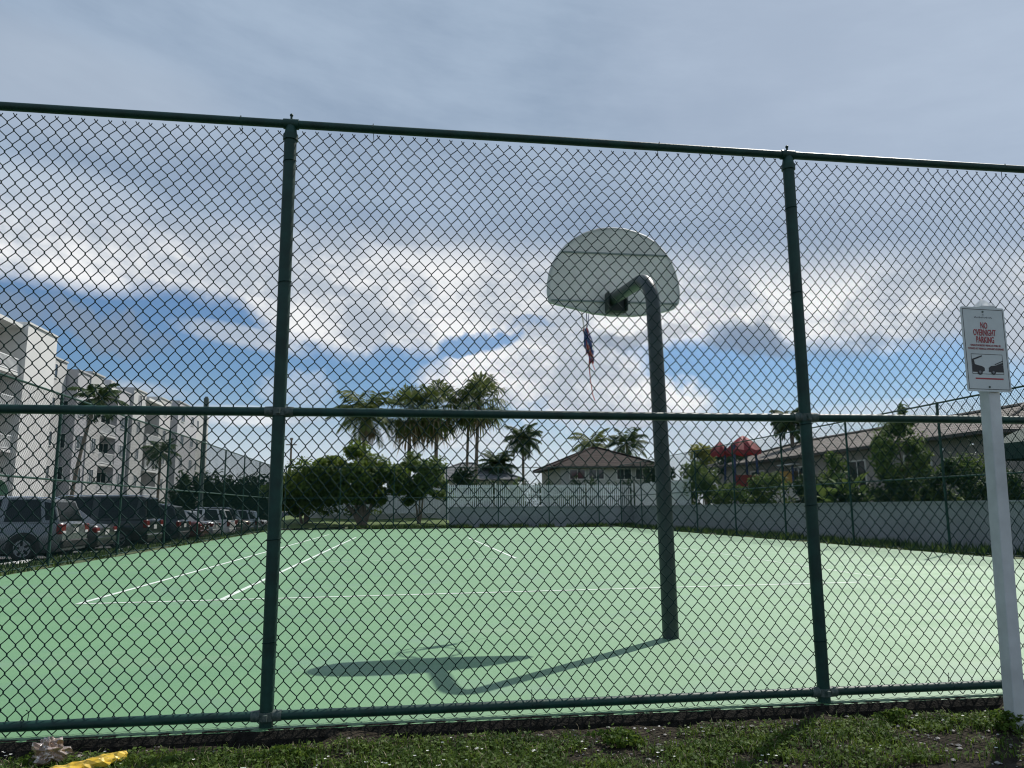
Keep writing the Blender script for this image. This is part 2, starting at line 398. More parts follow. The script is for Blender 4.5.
X0, X1 = -7.25, 13.2
nposts = [0.18-0.0] + []
nposts = [-7.07+3.19*k - X0 for k in range(7)] + [X1-X0-.05]
fence('chain_link_fence', 'tall dark green chain link fence nearest the camera, crossing the whole view', (X0, 4.474, 0), (X1, 4.474, 0), nposts, 3.44, 1.69, .055, near_panel, -.15, .034, True)
lp = [13.57+4.0*k for k in range(-2, 9)]
lposts = [p - 4.55 for p in [4.9] + [17.58-3.98*k for k in range(3, 0, -1)] + [17.58+3.98*k for k in range(0, 8)]]
fence('chain_link_fence', 'green chain link fence along the left edge of the court beside the parked cars', (-7.25, 4.55, 0), (-7.25, 46.3, 0), lposts, 3.62, 1.80, .05, far_panel, -.2, .03)
rposts = [p - 4.55 for p in [4.9] + [17.3-4.04*k for k in range(3, 0, -1)] + [17.3+4.04*k for k in range(0, 8)]]
fence('chain_link_fence', 'green chain link fence along the right edge of the court before the grey wall', (13.2, 4.55, 0), (13.2, 46.3, 0), rposts, 3.66, 1.83, .05, far_panel, -.2, -.03)
bposts = [.12+3.11*k for k in range(7)]
fence('chain_link_fence', 'green chain link fence closing the far end of the court', (-6.8, 46.25, 0), (13.0, 46.25, 0), [0.2+3.1*k for k in range(7)], 3.6, 1.80, .05, far_panel, -.2, .03)

# ================================================================== BASKETBALL HOOP
h = empty('basketball_hoop', (2.385, 6.79, 0), 'fan backboard basketball hoop on a dark bent pole with a torn hanging net', 'basketball hoop')
b = MB()
P = [(0, 0, -.1), (-.005, 0, .5), (-.02, 0, 1.6), (-.04, 0, 2.6), (-.05, 0, 3.02)]
R0 = .30
for k in range(1, 9):
    w = k/8*rad(84); P.append((-.05-.004*k, R0-R0*cos(w), 3.04+R0*sin(w)))
e = P[-1]; P.append((e[0]-.03, 1.13, e[2]+.06))
b.tube(P, [.073, .072, .071, .069, .068] + [.067]*8 + [.062], 18)
b.build('pole', M['pole'], h)
bo = [(1.58,3.37),(1.565,3.47),(1.57,3.58),(1.59,3.70),(1.63,3.81),(1.695,3.92),(1.78,4.02),(1.88,4.10),(2.0,4.17),(2.15,4.222),(2.3,4.24),(2.45,4.232),(2.57,4.205),(2.69,4.16),(2.8,4.09),(2.89,4.0),(2.96,3.9),(3.01,3.78),(3.04,3.66),(3.055,3.52),(3.04,3.40),(2.98,3.335),(2.80,3.285),(2.53,3.245),(2.27,3.24),(2.05,3.262),(1.82,3.315),(1.66,3.35)]
bo = [(x-2.385, z) for x, z in bo]
Mb = Matrix(((1,0,0,0), (0,0,-1,1.235), (0,1,0,0), (0,0,0,1)))
b = MB(); b.prism(bo, Mb, .028)
bd = b.build('backboard', M['board'], h)
b = MB(); b.tube([(x, 1.221, z) for x, z in bo] + [(bo[0][0], 1.221, bo[0][1])], .019, 6); b.build('rolled_edge', M['board'], bd)
for z, xa, xb in ((3.94, -.67, .55), (3.385, -.79, .64)):
    b = MB(); b.box(((xa+xb)/2, 1.198, z), (xb-xa, .016, .018)); b.build('stiffener', M['seam'], bd)
b = MB(); b.box((-.085, 1.165, 3.36), (.20, .07, .20), bev=.01); b.box((-.185, 1.12, 3.36), (.012, .15, .21)); b.box((.02, 1.12, 3.36), (.012, .15, .21)); b.build('mounting_bracket', M['bracket'], h)
b = MB(); RC = (-.10, 1.56); b.tube([(RC[0]+.25*cos(w), RC[1]+.25*sin(w), 3.42) for w in [k*pi/16 for k in range(33)]], .011, 8, cap=False)
b.tube([(-.2, 1.25, 3.42), (-.2, 1.34, 3.42)], .012, 6); b.tube([(0, 1.25, 3.42), (0, 1.34, 3.42)], .012, 6)
b.tube([(-.2, 1.25, 3.34), (-.27, 1.44, 3.415)], .009, 6); b.tube([(0, 1.25, 3.34), (.07, 1.44, 3.415)], .009, 6)
b.box((-.1, 1.245, 3.38), (.26, .015, .16)); b.build('rim', M['orange'], h)
b = MB(); rn = random.Random(5)
nx, ny = -.335, 1.56
def cord(pts, r, mi): b.tube(pts, r, 5, mi)
for k in range(6):      # strings from the rim gathering into the knot
    w = rn.uniform(-.05, .07); cord([(nx+w, ny+rn.uniform(-.05, .05), 3.42), (nx+w*.6+.01, ny, 3.22), (nx+.01+rn.uniform(-.012, .012), ny, 3.10)], .004, rn.choice((0, 2, 2)))
for k in range(110):     # tangled body of the torn net
    t = rn.random(); z = 3.14-.30*t; cx = nx+.005+.05*t
    sp = .046*(1-abs(t-.35)*.7)
    p = [Vector((cx+rn.uniform(-1, 1)*sp*.6, ny+rn.uniform(-1, 1)*sp*.6, z+.03))]
    for j in range(3): p.append(p[-1]+Vector((rn.uniform(-1, 1)*sp*.35+.010, rn.uniform(-1, 1)*sp*.35, rn.uniform(-.065, -.015))))
    cord(p, .0062, 0 if t < .45 and rn.random() < .8 else rn.choice((1, 1, 2, 0)))
cord([(nx+.05, ny, 2.88), (nx+.04, ny, 2.72), (nx+.055, ny, 2.55), (nx+.075, ny, 2.40), (nx+.10, ny, 2.33)], .0055, 1)
cord([(nx+.06, ny, 2.86), (nx+.085, ny, 2.74), (nx+.11, ny, 2.68)], .0045, 1)
cord([(nx+.045, ny, 2.86), (nx+.05, ny, 2.66), (nx+.06, ny, 2.5)], .004, 2)
b.build('torn_net', [M['net_blue'], M['net_red'], M['net_white']], h)

# ================================================================== SIGN
def text_mesh(s, size, M4, width=None, space=1.0, bold=0.0):
    cu = bpy.data.curves.new('lettering', 'FONT'); cu.body = s; cu.size = size; cu.align_x = 'CENTER'; cu.align_y = 'CENTER'; cu.space_character = space
    cu.extrude = .0006; cu.offset = bold; cu.resolution_u = 3
    o = bpy.data.objects.new('tmp', cu); C.objects.link(o); dg = bpy.context.evaluated_depsgraph_get(); dg.update()
    me = bpy.data.meshes.new_from_object(o.evaluated_get(dg)); bpy.data.objects.remove(o)
    xs = [v.co.x for v in me.vertices]; w = max(xs)-min(xs); k = width/w if width else 1
    me.transform(M4 @ Matrix.Diagonal((k, 1, 1, 1)))
    return me
sp_ = empty('parking_sign', (3.368, 4.03, -.07), 'white no overnight parking sign on a square white post in front of the fence', 'sign')
b = MB(); b.box((0, 0, 0), (.076, .076, 2.50), mtx=Matrix.Translation((.034, 0, 1.11)) @ Matrix.Rotation(rad(1.7), 4, 'Y') @ Matrix.Rotation(rad(2), 4, 'Z'), bev=.006)
b.build('post', M['white_vinyl'], sp_)
b = MB(); T = Matrix.Translation((.07, 0, 2.36)) @ Matrix.Rotation(rad(2), 4, 'Z')
q = .046; b.add([T @ Vector(p) for p in ((-q,-q,0), (q,-q,0), (q,q,0), (-q,q,0), (-q,-q,.02), (q,-q,.02), (q,q,.02), (-q,q,.02), (0,0,.075))],
    [(3,2,1,0), (0,1,5,4), (1,2,6,5), (2,3,7,6), (3,0,4,7), (4,5,8), (5,6,8), (6,7,8), (7,4,8)]); b.build('post_cap', M['white_vinyl'], sp_)
# sign plate frame: local x right, y up, z towards the viewer
SG = Matrix.Translation((.020, -.0475, 2.115)) @ Matrix.Rotation(rad(.6), 4, 'Y') @ Matrix.Rotation(rad(2), 4, 'Z') @ Matrix.Rotation(rad(90), 4, 'X')
SWd, SHt = .292, .505
def rrect(w, hh, r):
    o = []
    for cx, cy, a in ((w/2-r, hh/2-r, 0), (-w/2+r, hh/2-r, 90), (-w/2+r, -hh/2+r, 180), (w/2-r, -hh/2+r, 270)):
        for k in range(4): w_ = rad(a+k*30); o.append((cx+r*cos(w_), cy+r*sin(w_)))
    return o
b = MB(); b.prism(rrect(SWd, SHt, .012), SG, .004); plate = b.build('sign_plate', M['sign_face'], sp_)
def sg(x0, y0, x1, y1, z=.0048, t=.0008):
    return [(SG @ Vector(p)) for p in ((x0, y0, z), (x1, y0, z), (x1, y1, z), (x0, y1, z))]
b = MB(); bw = .0032; ix, iy = SWd/2-.010, SHt/2-.012
for r_ in ((-ix, -iy, ix, -iy+bw), (-ix, iy-bw, ix, iy), (-ix, -iy+bw, -ix+bw, iy-bw), (ix-bw, -iy+bw, ix, iy-bw)): b.quad(*sg(*r_))
b.build('border', M['ink'], plate)
def put_text(s, y, hgt, wdt, m, bold=0.0):
    me = text_mesh(s, hgt, SG @ Matrix.Translation((0, y, .0052)), wdt, 1.0, bold); me.materials.append(m); me.name = 'lettering'; link('lettering', me, plate)
put_text('NO', .140, .053, .046, M['red_ink'], .0008); put_text('OVERNIGHT', .097, .053, .150, M['red_ink'], .0008); put_text('PARKING', .054, .053, .118, M['red_ink'], .0008)
put_text('UNAUTHORIZED VEHICLES WILL BE', .021, .016, .20, M['red_ink']); put_text("TOWED AT VEHICLE OWNER'S EXPENSE", .001, .016, .238, M['red_ink'])
b = MB()
for k in range(15): x = -.060+k*.0082; b.quad(*sg(x, .186+.002*(k % 2), x+.0055, .192+.002*((k+1) % 3)))
b.quad(*sg(-.006, .204, .006, .209)); b.build('faded_line', M['grey_ink'], plate)
# tow pictogram
b = MB(); py0, py1, pxw = -.150, -.030, .105; t = .0028
for r_ in ((-pxw, py0, pxw, py0+t), (-pxw, py1-t, pxw, py1), (-pxw, py0+t, -pxw+t, py1-t), (pxw-t, py0+t, pxw, py1-t)): b.quad(*sg(*r_))
def poly(pts, z=.0056): b.add([SG @ Vector((x, y, z)) for x, y in pts], [tuple(range(len(pts)))])
def disc(cx, cy, r, z): b.add([SG @ Vector((cx+r*cos(k*pi/10), cy+r*sin(k*pi/10), z)) for k in range(20)], [tuple(range(20))])
poly([(-.101, -.138), (-.040, -.138), (-.022, -.130), (-.022, -.112), (-.040, -.102), (-.068, -.097), (-.085, -.092), (-.088, -.070), (-.101, -.064)])   # tow truck bed
poly([(-.101, -.062), (-.098, -.070), (-.034, -.046), (-.034, -.038)], .0058)          # boom
poly([(.004, -.136), (.102, -.136), (.102, -.095), (.070, -.092), (.048, -.097), (.022, -.100), (.006, -.112)])     # towed car
poly([(.050, -.093), (.102, -.072), (.102, -.066), (.046, -.090)], .0058)
poly([(.060, -.0935), (.102, -.0935), (.102, -.078)], .0054)
disc(-.055, -.138, .017, .0060); disc(.034, -.137, .016, .0060)
b.build('tow_pictogram', M['ink'], plate)
b = MB(); disc(-.055, -.138, .008, .0066); disc(.034, -.137, .0075, .0066); b.build('wheel_hub', M['grey_ink'], plate)
b = MB(); b.quad(*sg(-.088, -.181, .098, -.172)); b.build('red_rule', M['red_ink'], plate)
for yy in (.225, -.225):
    b = MB(); b.tube([SG @ Vector((0, yy, .002)), SG @ Vector((0, yy, .0075))], .006, 8); b.build('bolt', M['clamp'], plate)

# ================================================================== CARS
def car_body(L, Wd, H, kind):
    """local frame: rear bumper at x = 0, nose at x = -L, centred on y, ground z = 0. Returns the parts' mesh builders"""
    gl = .20; belt = {'suv': .98, 'sedan': .90, 'van': 1.05, 'hatch': .92}[kind]
    # stations: distance from the rear, body top (belt/hood/boot), half width factor
    if kind == 'suv':   top = [(0, .86), (.03, belt), (.14, belt+.02), (3.2, belt+.02), (3.5, belt), (L-.55, belt-.10), (L-.12, belt-.24), (L, .55)]; gh = [(.10, .32), (.42, .62), (2.35, 2.25), (3.35, 2.2)]
    elif kind == 'van': top = [(0, .9), (.03, belt), (.10, belt), (3.6, belt), (L-.8, belt-.04), (L-.12, belt-.28), (L, .6)]; gh = [(.05, .15), (.2, .3), (3.2, 3.0), (L-.75, 3.1)]
    elif kind == 'hatch': top = [(0, .78), (.04, belt), (.16, belt), (2.9, belt), (L-.45, belt-.12), (L-.1, belt-.26), (L, .5)]; gh = [(.10, .35), (.5, .7), (2.0, 1.9), (2.95, 2.0)]
    else: top = [(0, .72), (.05, belt-.02), (.75, belt+.03), (3.3, belt), (L-.5, belt-.13), (L-.1, belt-.26), (L, .5)]; gh = [(.55, 1.15), (1.2, 1.4), (2.4, 2.2), (3.35, 2.4)]
    hw = Wd/2
    b = MB(); rings = []
    xs = sorted(set([t[0] for t in top] + [L*k/12 for k in range(1, 12)]))
    def tp(x):
        for (xa, za), (xb, zb) in zip(top, top[1:]):
            if xa <= x <= xb: return za + (zb-za)*(x-xa)/(xb-xa)
        return top[-1][1]
    for x in xs:
        e = min(x, L-x); k = 1 - .13*exp(-e/.18) - .03*exp(-e/.6); w = hw*k; z1 = tp(x)
        lo = gl + .08*exp(-e/.2)
        ring = [(w*.90, lo), (w*.985, lo+.16), (w, lo+.36), (w*.985, z1-.16), (w*.955, z1-.05), (w*.86, z1), (0, z1+.025)]
        ring = ring + [(-y, z) for y, z in ring[-2::-1]]
        rings.append([(-x, y, z) for y, z in ring])
    n = len(rings[0]); vs = [p for r in rings for p in r]; fs = []
    for i in range(len(rings)-1):
        for j in range(n-1): fs.append((i*n+j, i*n+j+1, (i+1)*n+j+1, (i+1)*n+j))
        fs.append((i*n+n-1, i*n, (i+1)*n, (i+1)*n+n-1))
    b.add(vs, fs, 0, True); b.add(rings[0], [tuple(range(n-1, -1, -1))]); b.add(rings[-1], [tuple(range(n))])
    # greenhouse: x at belt rear, x at roof rear, x at roof front, x at belt front
    xr0, xr1 = gh[0]; rr0, rr1 = gh[1]; rf = gh[2][0]; bf = gh[3][0]
    zb = belt+.0; wb = hw*.90; wr = hw*.70; zr = H
    P = lambda x, y, z: (-x, y, z)
    roof = [P(xr1, -wr, zr-.06), P(rr1, -wr*.97, zr), P((rr1+rf)/2, -wr*.98, zr+.015), P(rf, -wr*.95, zr-.03)]
    roofR = [(x, -y, z) for x, y, z in roof]
    g = MB()
    base = [P(xr0, -wb*.93, zb), P(xr0+.35, -wb, zb), P((rr1+rf)/2, -wb, zb), P(bf, -wb*.92, zb)]
    baseR = [(x, -y, z) for x, y, z in base]
    b.add(roof+roofR, [(0,1,5,4), (1,2,6,5), (2,3,7,6)], 0, True)
    b.add(base+roof, [(0,1,5,4), (1,2,6,5), (2,3,7,6)], 0, False); b.add(baseR+roofR, [(4,5,1,0), (5,6,2,1), (6,7,3,2)], 0, False)
    b.add([base[0], roof[0], roofR[0], baseR[0]], [(0,1,2,3)]); b.add([base[3], roof[3], roofR[3], baseR[3]], [(3,2,1,0)])
    # windows set slightly proud of the pillars
    def pane(a, b_, c, d, nrm, s=.86):
        pts = [Vector(p) for p in (a, b_, c, d)]; ce = sum(pts, Vector())/4; nrm = Vector(nrm)*.012
        w = MB(); w.add([ce + (p-ce)*s + nrm for p in pts] + [ce + (p-ce)*s*.98 - nrm*.2 for p in pts], [(0,1,2,3), (4,5,1,0), (5,6,2,1), (6,7,3,2), (7,4,0,3)]); return w
    lerp = lambda a, c, t: tuple(a[i]+(c[i]-a[i])*t for i in range(3))
    wins = []
    for sgn in (1, -1):
        fl = (lambda p: p) if sgn == 1 else (lambda p: (p[0], -p[1], p[2]))
        m0, m1 = base[2], roof[2]
        q0, q1 = base[1], roof[1]
        wins.append(pane(fl(base[0]), fl(q0), fl(q1), fl(roof[0]), (0, -sgn, .3), .74))
        wins.append(pane(fl(q0), fl(m0), fl(m1), fl(q1), (0, -sgn, .3), .88)); wins.append(pane(fl(m0), fl(base[3]), fl(roof[3]), fl(m1), (0, -sgn, .3), .84))
    rear = pane(base[0], baseR[0], roofR[0], roof[0], (1, 0, .4), .86); front = pane(base[3], baseR[3], roofR[3], roof[3], (-1, 0, .6), .9)
    return b, wins, rear, front, zb, wb, gh
def make_car(kind, L, Wd, H, paint, label, group):
    t = empty('parked_car', (0, 0, 0), label, 'car', group)
    b, wins, rear, front, zb, wb, gh = car_body(L, Wd, H, kind)
    body = b.build('body', paint, t); hw = Wd/2
    for w in wins: w.build('side_window', M['carglass'], t)
    rear.build('rear_window', M['carglass'], t); front.build('windscreen', M['carglass'], t)
    R = .34 if kind in ('suv', 'van') else .31
    for x in (.88, L-.92):
        for s in (-1, 1):
            a = MB(); y = s*(hw-.005)
            a.add([(-x+(R+.07)*cos(k*pi/14), y*.995+s*.006, R+(R+.07)*sin(k*pi/14)) for k in range(-2, 17)], [tuple(range(19))]); a.build('wheel_arch', M['trim'], t)
            w = MB(); y0 = s*(hw-.20); y1 = s*(hw+.008)
            w.tube([(-x, y0, R), (-x, y0+s*.02, R), (-x, y1-s*.025, R), (-x, y1, R)], [R-.04, R, R, R-.035], 24); wo = w.build('wheel', M['tyre'], t)
            w = MB(); w.tube([(-x, y1-s*.03, R), (-x, y1+s*.003, R)], [R*.66, R*.64], 20)
            rim = w.build('rim', M['alloy'], wo)
            w2 = MB()
            for k in range(5):
                a0 = k*2*pi/5; ps = [(-x+R*f*cos(a0+da), y1+s*.006, R+R*f*sin(a0+da)) for f, da in ((.2, .1), (.56, .28), (.58, .62), (.22, .95))]
                w2.add(ps, [(0,1,2,3)])
            w2.build('rim_opening', M['tyre'], wo)
    zt = zb-.14
    for s in (-1, 1):
        w = MB(); tall = .26 if kind != 'sedan' else .15
        w.box((-.055, s*(hw*.80), zt-.02), (.13, hw*.30, tall), bev=.02); tl = w.build('taillight', M['tail'], t)
        w = MB(); w.box((.012, s*(hw*.76), zt-.02-tall*.30), (.01, hw*.2, tall*.25)); w.build('reverse_lens', M['white_plastic'], tl)
        w = MB(); w.box((-L+.14, s*hw*.66, .66), (.2, hw*.36, .15), bev=.03); w.build('headlight', M['chrome'], t)
        w = MB(); w.box((-gh[3][0]+.25, s*(hw+.07), zb+.06), (.12, .18, .13), bev=.03); w.build('wing_mirror', paint, t)
    w = MB(); w.box((-.05, 0, .44), (.17, Wd*.86, .24), bev=.05); w.build('rear_bumper', paint if kind != 'suv' else M['trim'], t)
    w = MB(); w.box((.013, 0, .78 if kind != 'sedan' else .66), (.012, .32, .15)); w.build('licence_plate', M['plate'], t)
    w = MB(); w.box((.006, 0, .92 if kind != 'sedan' else .78), (.014, .75, .035)); w.build('chrome_strip', M['chrome'], t)
    for s in (-1, 1): w = MB(); w.box((-L*.5, s*(hw*.985), .27), (L*.52, .03, .11)); w.build('sill_trim', M['trim'], t)
    if kind in ('suv', 'van'):
        for s in (-1, 1):
            w = MB(); y = s*hw*.62; w.tube([(-gh[1][1]-.05, y, H-.01), (-gh[1][1]-.2, y, H+.045), (-gh[2][0]+.2, y, H+.045), (-gh[2][0]+.05, y, H-.02)], .018, 6); w.build('roof_rail', M['chrome'], t)
    return t
GC = 'cars parked in a row beside the left fence'
protos = {}
DIM = {'suv': (4.8, 1.92, 1.62), 'sedan': (4.8, 1.84, 1.46), 'van': (5.2, 2.02, 1.86), 'hatch': (4.3, 1.80, 1.55)}
def park(kind, paint, x, y, label, rz=0, group=GC):
    if kind not in protos:
        t = make_car(kind, *DIM[kind], PAINT[paint], label, group); protos[kind] = (t, PAINT[paint])
    else:
        src, pm = protos[kind]; t = copy_tree(src)
        for o in t.children_recursive:
            if o.type == 'MESH' and o.data.materials and o.data.materials[0] == pm:
                o.material_slots[0].link = 'OBJECT'; o.material_slots[0].material = PAINT[paint]
        t['label'] = label; t['group'] = group
    t.location = (x, y, lot(y)+.004); t.rotation_euler.z = rz
    return t
park('suv', 'graphite', -8.75, 22.75, 'dark grey sport utility car with red taillight, nearest the camera in the row')
park('sedan', 'charcoal', -9.2, 26.35, 'low charcoal sedan squeezed between the grey sport utility car and the black van')
park('van', 'black', -8.9, 30.2, 'large black van with roof rails, tallest in the row')
park('suv', 'navy', -9.0, 34.6, 'dark navy sport utility car parked just beyond the black van')
park('sedan', 'maroon', -9.0, 38.0, 'dark maroon sedan, third car beyond the grey sport utility car and van')
park('sedan', 'silver', -9.1, 40.8, 'silver sedan beside the maroon sedan')
park('hatch', 'white', -8.9, 43.6, 'white hatchback parked beyond the silver sedan')
park('suv', 'black', -9.1, 46.5, 'black sport utility car beyond the white hatchback')
park('sedan', 'beige', -9.0, 49.4, 'beige sedan beyond the black sport utility car')
park('hatch', 'silver', -9.0, 52.2, 'silver hatchback near the far end of the row')
park('sedan', 'white', -9.1, 55.2, 'white sedan in front of the dark hedge at the far end of the row')
park('hatch', 'white', -8.2, 63.0, 'white hatchback half hidden behind the big leafy tree', rad(84), 'cars behind the big leafy tree')
park('suv', 'charcoal', -5.3, 64.5, 'charcoal sport utility car in the shade behind the big leafy tree', rad(86), 'cars behind the big leafy tree')
for i, (y, l) in enumerate(((19.2, 'white concrete wheel stop at the left edge of the view'), (25.9, 'white concrete wheel stop beside the grey sport utility car'), (30.2, 'white concrete wheel stop behind the black van'), (34.6, 'white concrete wheel stop behind the navy sport utility car'))):
    b = MB(); b.prism([(-.09, 0), (.09, 0), (.065, .13), (-.065, .13)], Matrix(((1,0,0,0), (0,0,-1,.92), (0,1,0,0), (0,0,0,1))), 1.84)
    o = b.build('wheel_stop', M['stop'], None, (-8.68, y, lot(y)+.004)); tag(o, l, 'wheel stop', 'white wheel stops along the verge')

# ================================================================== VEGETATION
def leafy(b, c, R, n, size, rnd, clumps=14, mi=0, flat=.0, fill=.35, asp=.5):
    """n leaf faces in uneven clumps through an ellipsoid of radii R"""
    cl = []
    for _ in range(clumps):
        w = rnd.uniform(0, 2*pi); z = rnd.uniform(-.75, 1); r = sqrt(max(0, 1-z*z))*rnd.uniform(.45, 1.0)
        k = rnd.uniform(.55, 1.0)
        cl.append((Vector((r*cos(w)*k, r*sin(w)*k, z*k)), rnd.uniform(.22, .46)))
    for _ in range(n):
        p0, cr = rnd.choice(cl)
        d = Vector((rnd.gauss(0, 1), rnd.gauss(0, 1), rnd.gauss(0, 1))); d.normalize(); d *= cr*rnd.random()**.45
        q = p0 + d
        p = Vector((c[0]+q.x*R[0], c[1]+q.y*R[1], c[2]+q.z*R[2]))
        nrm = (d + Vector((rnd.uniform(-.7, .7), rnd.uniform(-.7, .7), rnd.uniform(-.2, 1.0)))).normalized()
        a = nrm.orthogonal().normalized(); a.rotate(Matrix.Rotation(rnd.uniform(0, 6.28), 3, nrm)); t = nrm.cross(a)
        s = size*rnd.uniform(.6, 1.3); 
        b.add([p - a*s*.5, p + t*s*asp*.5 + nrm*s*.08, p + a*s*.5, p - t*s*asp*.5 + nrm*s*.08], [(0,1,2,3)], mi)
def limbs(b, base, tops, r0, rnd, wob=.12):
    for tp, r1 in tops:
        base_ = Vector(base); tp = Vector(tp); pts = []
        for k in range(6):
            t = k/5; p = base_.lerp(tp, t); p += Vector((rnd.uniform(-1, 1), rnd.uniform(-1, 1), 0))*wob*t*(1-t)*3; p.z = base_.z + (tp.z-base_.z)*t**.85; pts.append(p)
        b.tube(pts, [r0*(1-t/5*.75)*(1 if k else 1) for t, k in zip(range(6), range(6))], 7)
def broad_tree(name, loc, label, group, crown, tops, r0, n, size, leafm, seed, cat='tree', extra=None):
    rnd = random.Random(seed); t = empty(name, loc, label, cat, group)
    b = MB(); limbs(b, (0, 0, -.4), tops, r0, rnd); b.build('trunk', M['trunk'], t)
    b = MB()
    for (c, R, f, cl) in crown: leafy(b, c, R, int(n*f), size, rnd, cl)
    b.build('crown', leafm, t); return t
GT = 'trees beyond the far end of the court'
broad_tree('ficus_tree', (-2.35, 50.0, .2), 'broad dark leafy tree with gnarled multiple trunks beyond the far left court corner', GT,
    [((-.3, 0, 3.2), (2.5, 2.4, 1.9), .38, 20), ((-3.1, .5, 2.5), (2.4, 2.0, 1.6), .26, 14), ((1.6, 0, 2.6), (1.7, 1.8, 1.6), .16, 11), ((-1.7, .8, 2.1), (3.6, 1.4, 1.2), .2, 16), ((-2.0, .2, 3.2), (2.0, 1.6, 1.2), .14, 12), ((2.0, .5, 1.9), (1.5, 1.2, .9), .1, 8), ((-1.6, .9, 1.3), (3.6, 1.0, .9), .16, 14)],
    [((-.9, .1, 2.6), 0), ((-.3, -.2, 3.0), 0), ((.35, .1, 2.9), 0), ((.8, .2, 2.2), 0), ((-1.7, .3, 2.2), 0), ((0, .4, 2.7), 0)], .17, 17000, .29, M['ficus'], 21)
broad_tree('ficus_tree', (-6.1, 51.5, 0), 'lower dark leafy tree left of the broad gnarled tree, behind the near fence post', GT,
    [((0, 0, 2.4), (2.6, 2.0, 1.6), .6, 16), ((-1.2, 0, 1.6), (1.6, 1.4, 1.1), .4, 8)], [((-.5, 0, 2), 0), ((.5, .1, 2.2), 0), ((0, .2, 2.4), 0)], .12, 8000, .29, M['ficus'], 22)
broad_tree('ficus_tree', (1.15, 50.2, .22), 'young bushy tree with thin trunk right of the broad gnarled tree', GT,
    [((.1, 0, 3.0), (1.7, 1.4, 1.5), .7, 14), ((.5, 0, 2.1), (1.7, 1.3, .9), .4, 9)], [((.1, 0, 2.6), 0), ((-.3, 0, 2.4), 0), ((.5, 0, 2.6), 0)], .085, 5200, .28, M['leaf_mid'], 23)
broad_tree('ficus_tree', (4.6, 57.5, .2), 'small round dark tree below the tall fan palm with two stems', GT,
    [((0, 0, 2.6), (1.3, 1.2, 1.3), 1, 10)], [((0, 0, 2.4), 0), ((.3, 0, 2.2), 0)], .07, 1400, .26, M['leaf_dark'], 24)

def pinnate(b, o, az, el0, L, droop, rnd, leaf=.55, mi=0, n=22, w=.065):
    pts = []; d = Vector((cos(az), sin(az), 0)); p = Vector(o); el = el0
    for k in range(9):
        pts.append(p.copy()); p = p + (d*cos(el) + Vector((0, 0, sin(el))))*(L/8); el -= droop/8*(.6+.1*k)
    b.tube(pts, [.03*(1-k/9)+.006 for k in range(9)], 4, mi, cap=False)
    side = Vector((-sin(az), cos(az), 0))
    for k in range(n):
        t = .12+.86*k/(n-1); i = min(7, int(t*8)); q = pts[i].lerp(pts[i+1], t*8-i); tn = (pts[i+1]-pts[i]).normalized()
        ll = leaf*(.45+1.1*sin(pi*min(1, .12+t*.85)))*.75
        for s in (-1, 1):
            dirv = (side*s*.85 + tn*.55 + Vector((0, 0, rnd.uniform(-.35, .05)))).normalized()
            tip = q + dirv*ll + Vector((0, 0, -ll*.35)); mid_ = q + dirv*ll*.5
            b.add([q, mid_ + tn*w, tip, mid_ - tn*w], [(0,1,2,3)], mi)
def fan(b, o, az, el, Lp, rad_, rnd, mi=0, n=19, droop=.25):
    d = Vector((cos(az)*cos(el), sin(az)*cos(el), sin(el))); c = Vector(o) + d*Lp + Vector((0, 0, -.12*Lp))
    b.tube([o, Vector(o)+d*Lp*.5+Vector((0, 0, .03)), c], [.025, .02, .014], 4, mi, cap=False)
    s = d.cross(Vector((0, 0, 1))); s = s.normalized() if s.length > .1 else Vector((1, 0, 0)); u = s.cross(d)
    for k in range(n):
        a = -1.9 + 3.8*k/(n-1); dv = (d*cos(a) + s*sin(a) + u*rnd.uniform(-.05, .25)).normalized()
        l = rad_*rnd.uniform(.8, 1.1)*(.75+.25*cos(a)); e = c + dv*l*.62; tip = c + dv*l + Vector((0, 0, -droop*l*rnd.uniform(.5, 1.3)))
        w = dv.cross(u).normalized()*l*.055
        b.add([c, e+w, tip, e-w], [(0,1,2,3)], mi)
def palm_trunk(t, H, r0, r1, lean, rnd):
    b = MB(); pts = []; rs = []
    for k in range(11):
        q = k/10; pts.append((lean[0]*q*q, lean[1]*q*q, -.4+(H+.4)*q)); rs.append(r0+(r1-r0)*q + (.06*exp(-q*10)) + .012*(k % 2))
    b.tube(pts, rs, 10); b.build('trunk', M['palmtrunk'], t); return Vector((lean[0], lean[1], H))
def fan_palm(loc, label, H, nf, rad_, seed, dead=14, group='palms beyond the far end of the court', lean=(0, 0), m='palm', r0=.17, lp=1.0):
    rnd = random.Random(seed); t = empty('fan_palm', loc, label, 'palm tree', group); top = palm_trunk(t, H, r0, r0*.75, lean, rnd)
    b = MB()
    for k in range(nf):
        az = k*2.39996+rnd.uniform(-.2, .2); el = rad(82) - (k/nf)**.85*rad(138) + rnd.uniform(-.12, .12)
        fan(b, top+Vector((0, 0, .1)), az, el, lp*rnd.uniform(.8, 1.2), rad_*rnd.uniform(.85, 1.1), rnd, droop=.5)
    b.build('crown', M[m], t)
    if dead:
        b = MB()
        for k in range(dead): fan(b, top+Vector((0, 0, -.05)), rnd.uniform(0, 6.28), rad(rnd.uniform(-80, -25)), lp*rnd.uniform(.7, 1.3), rad_*rnd.uniform(.7, .95), rnd, n=9, droop=.55)
        b.build('dead_fronds', M['dead'], t)
    return t
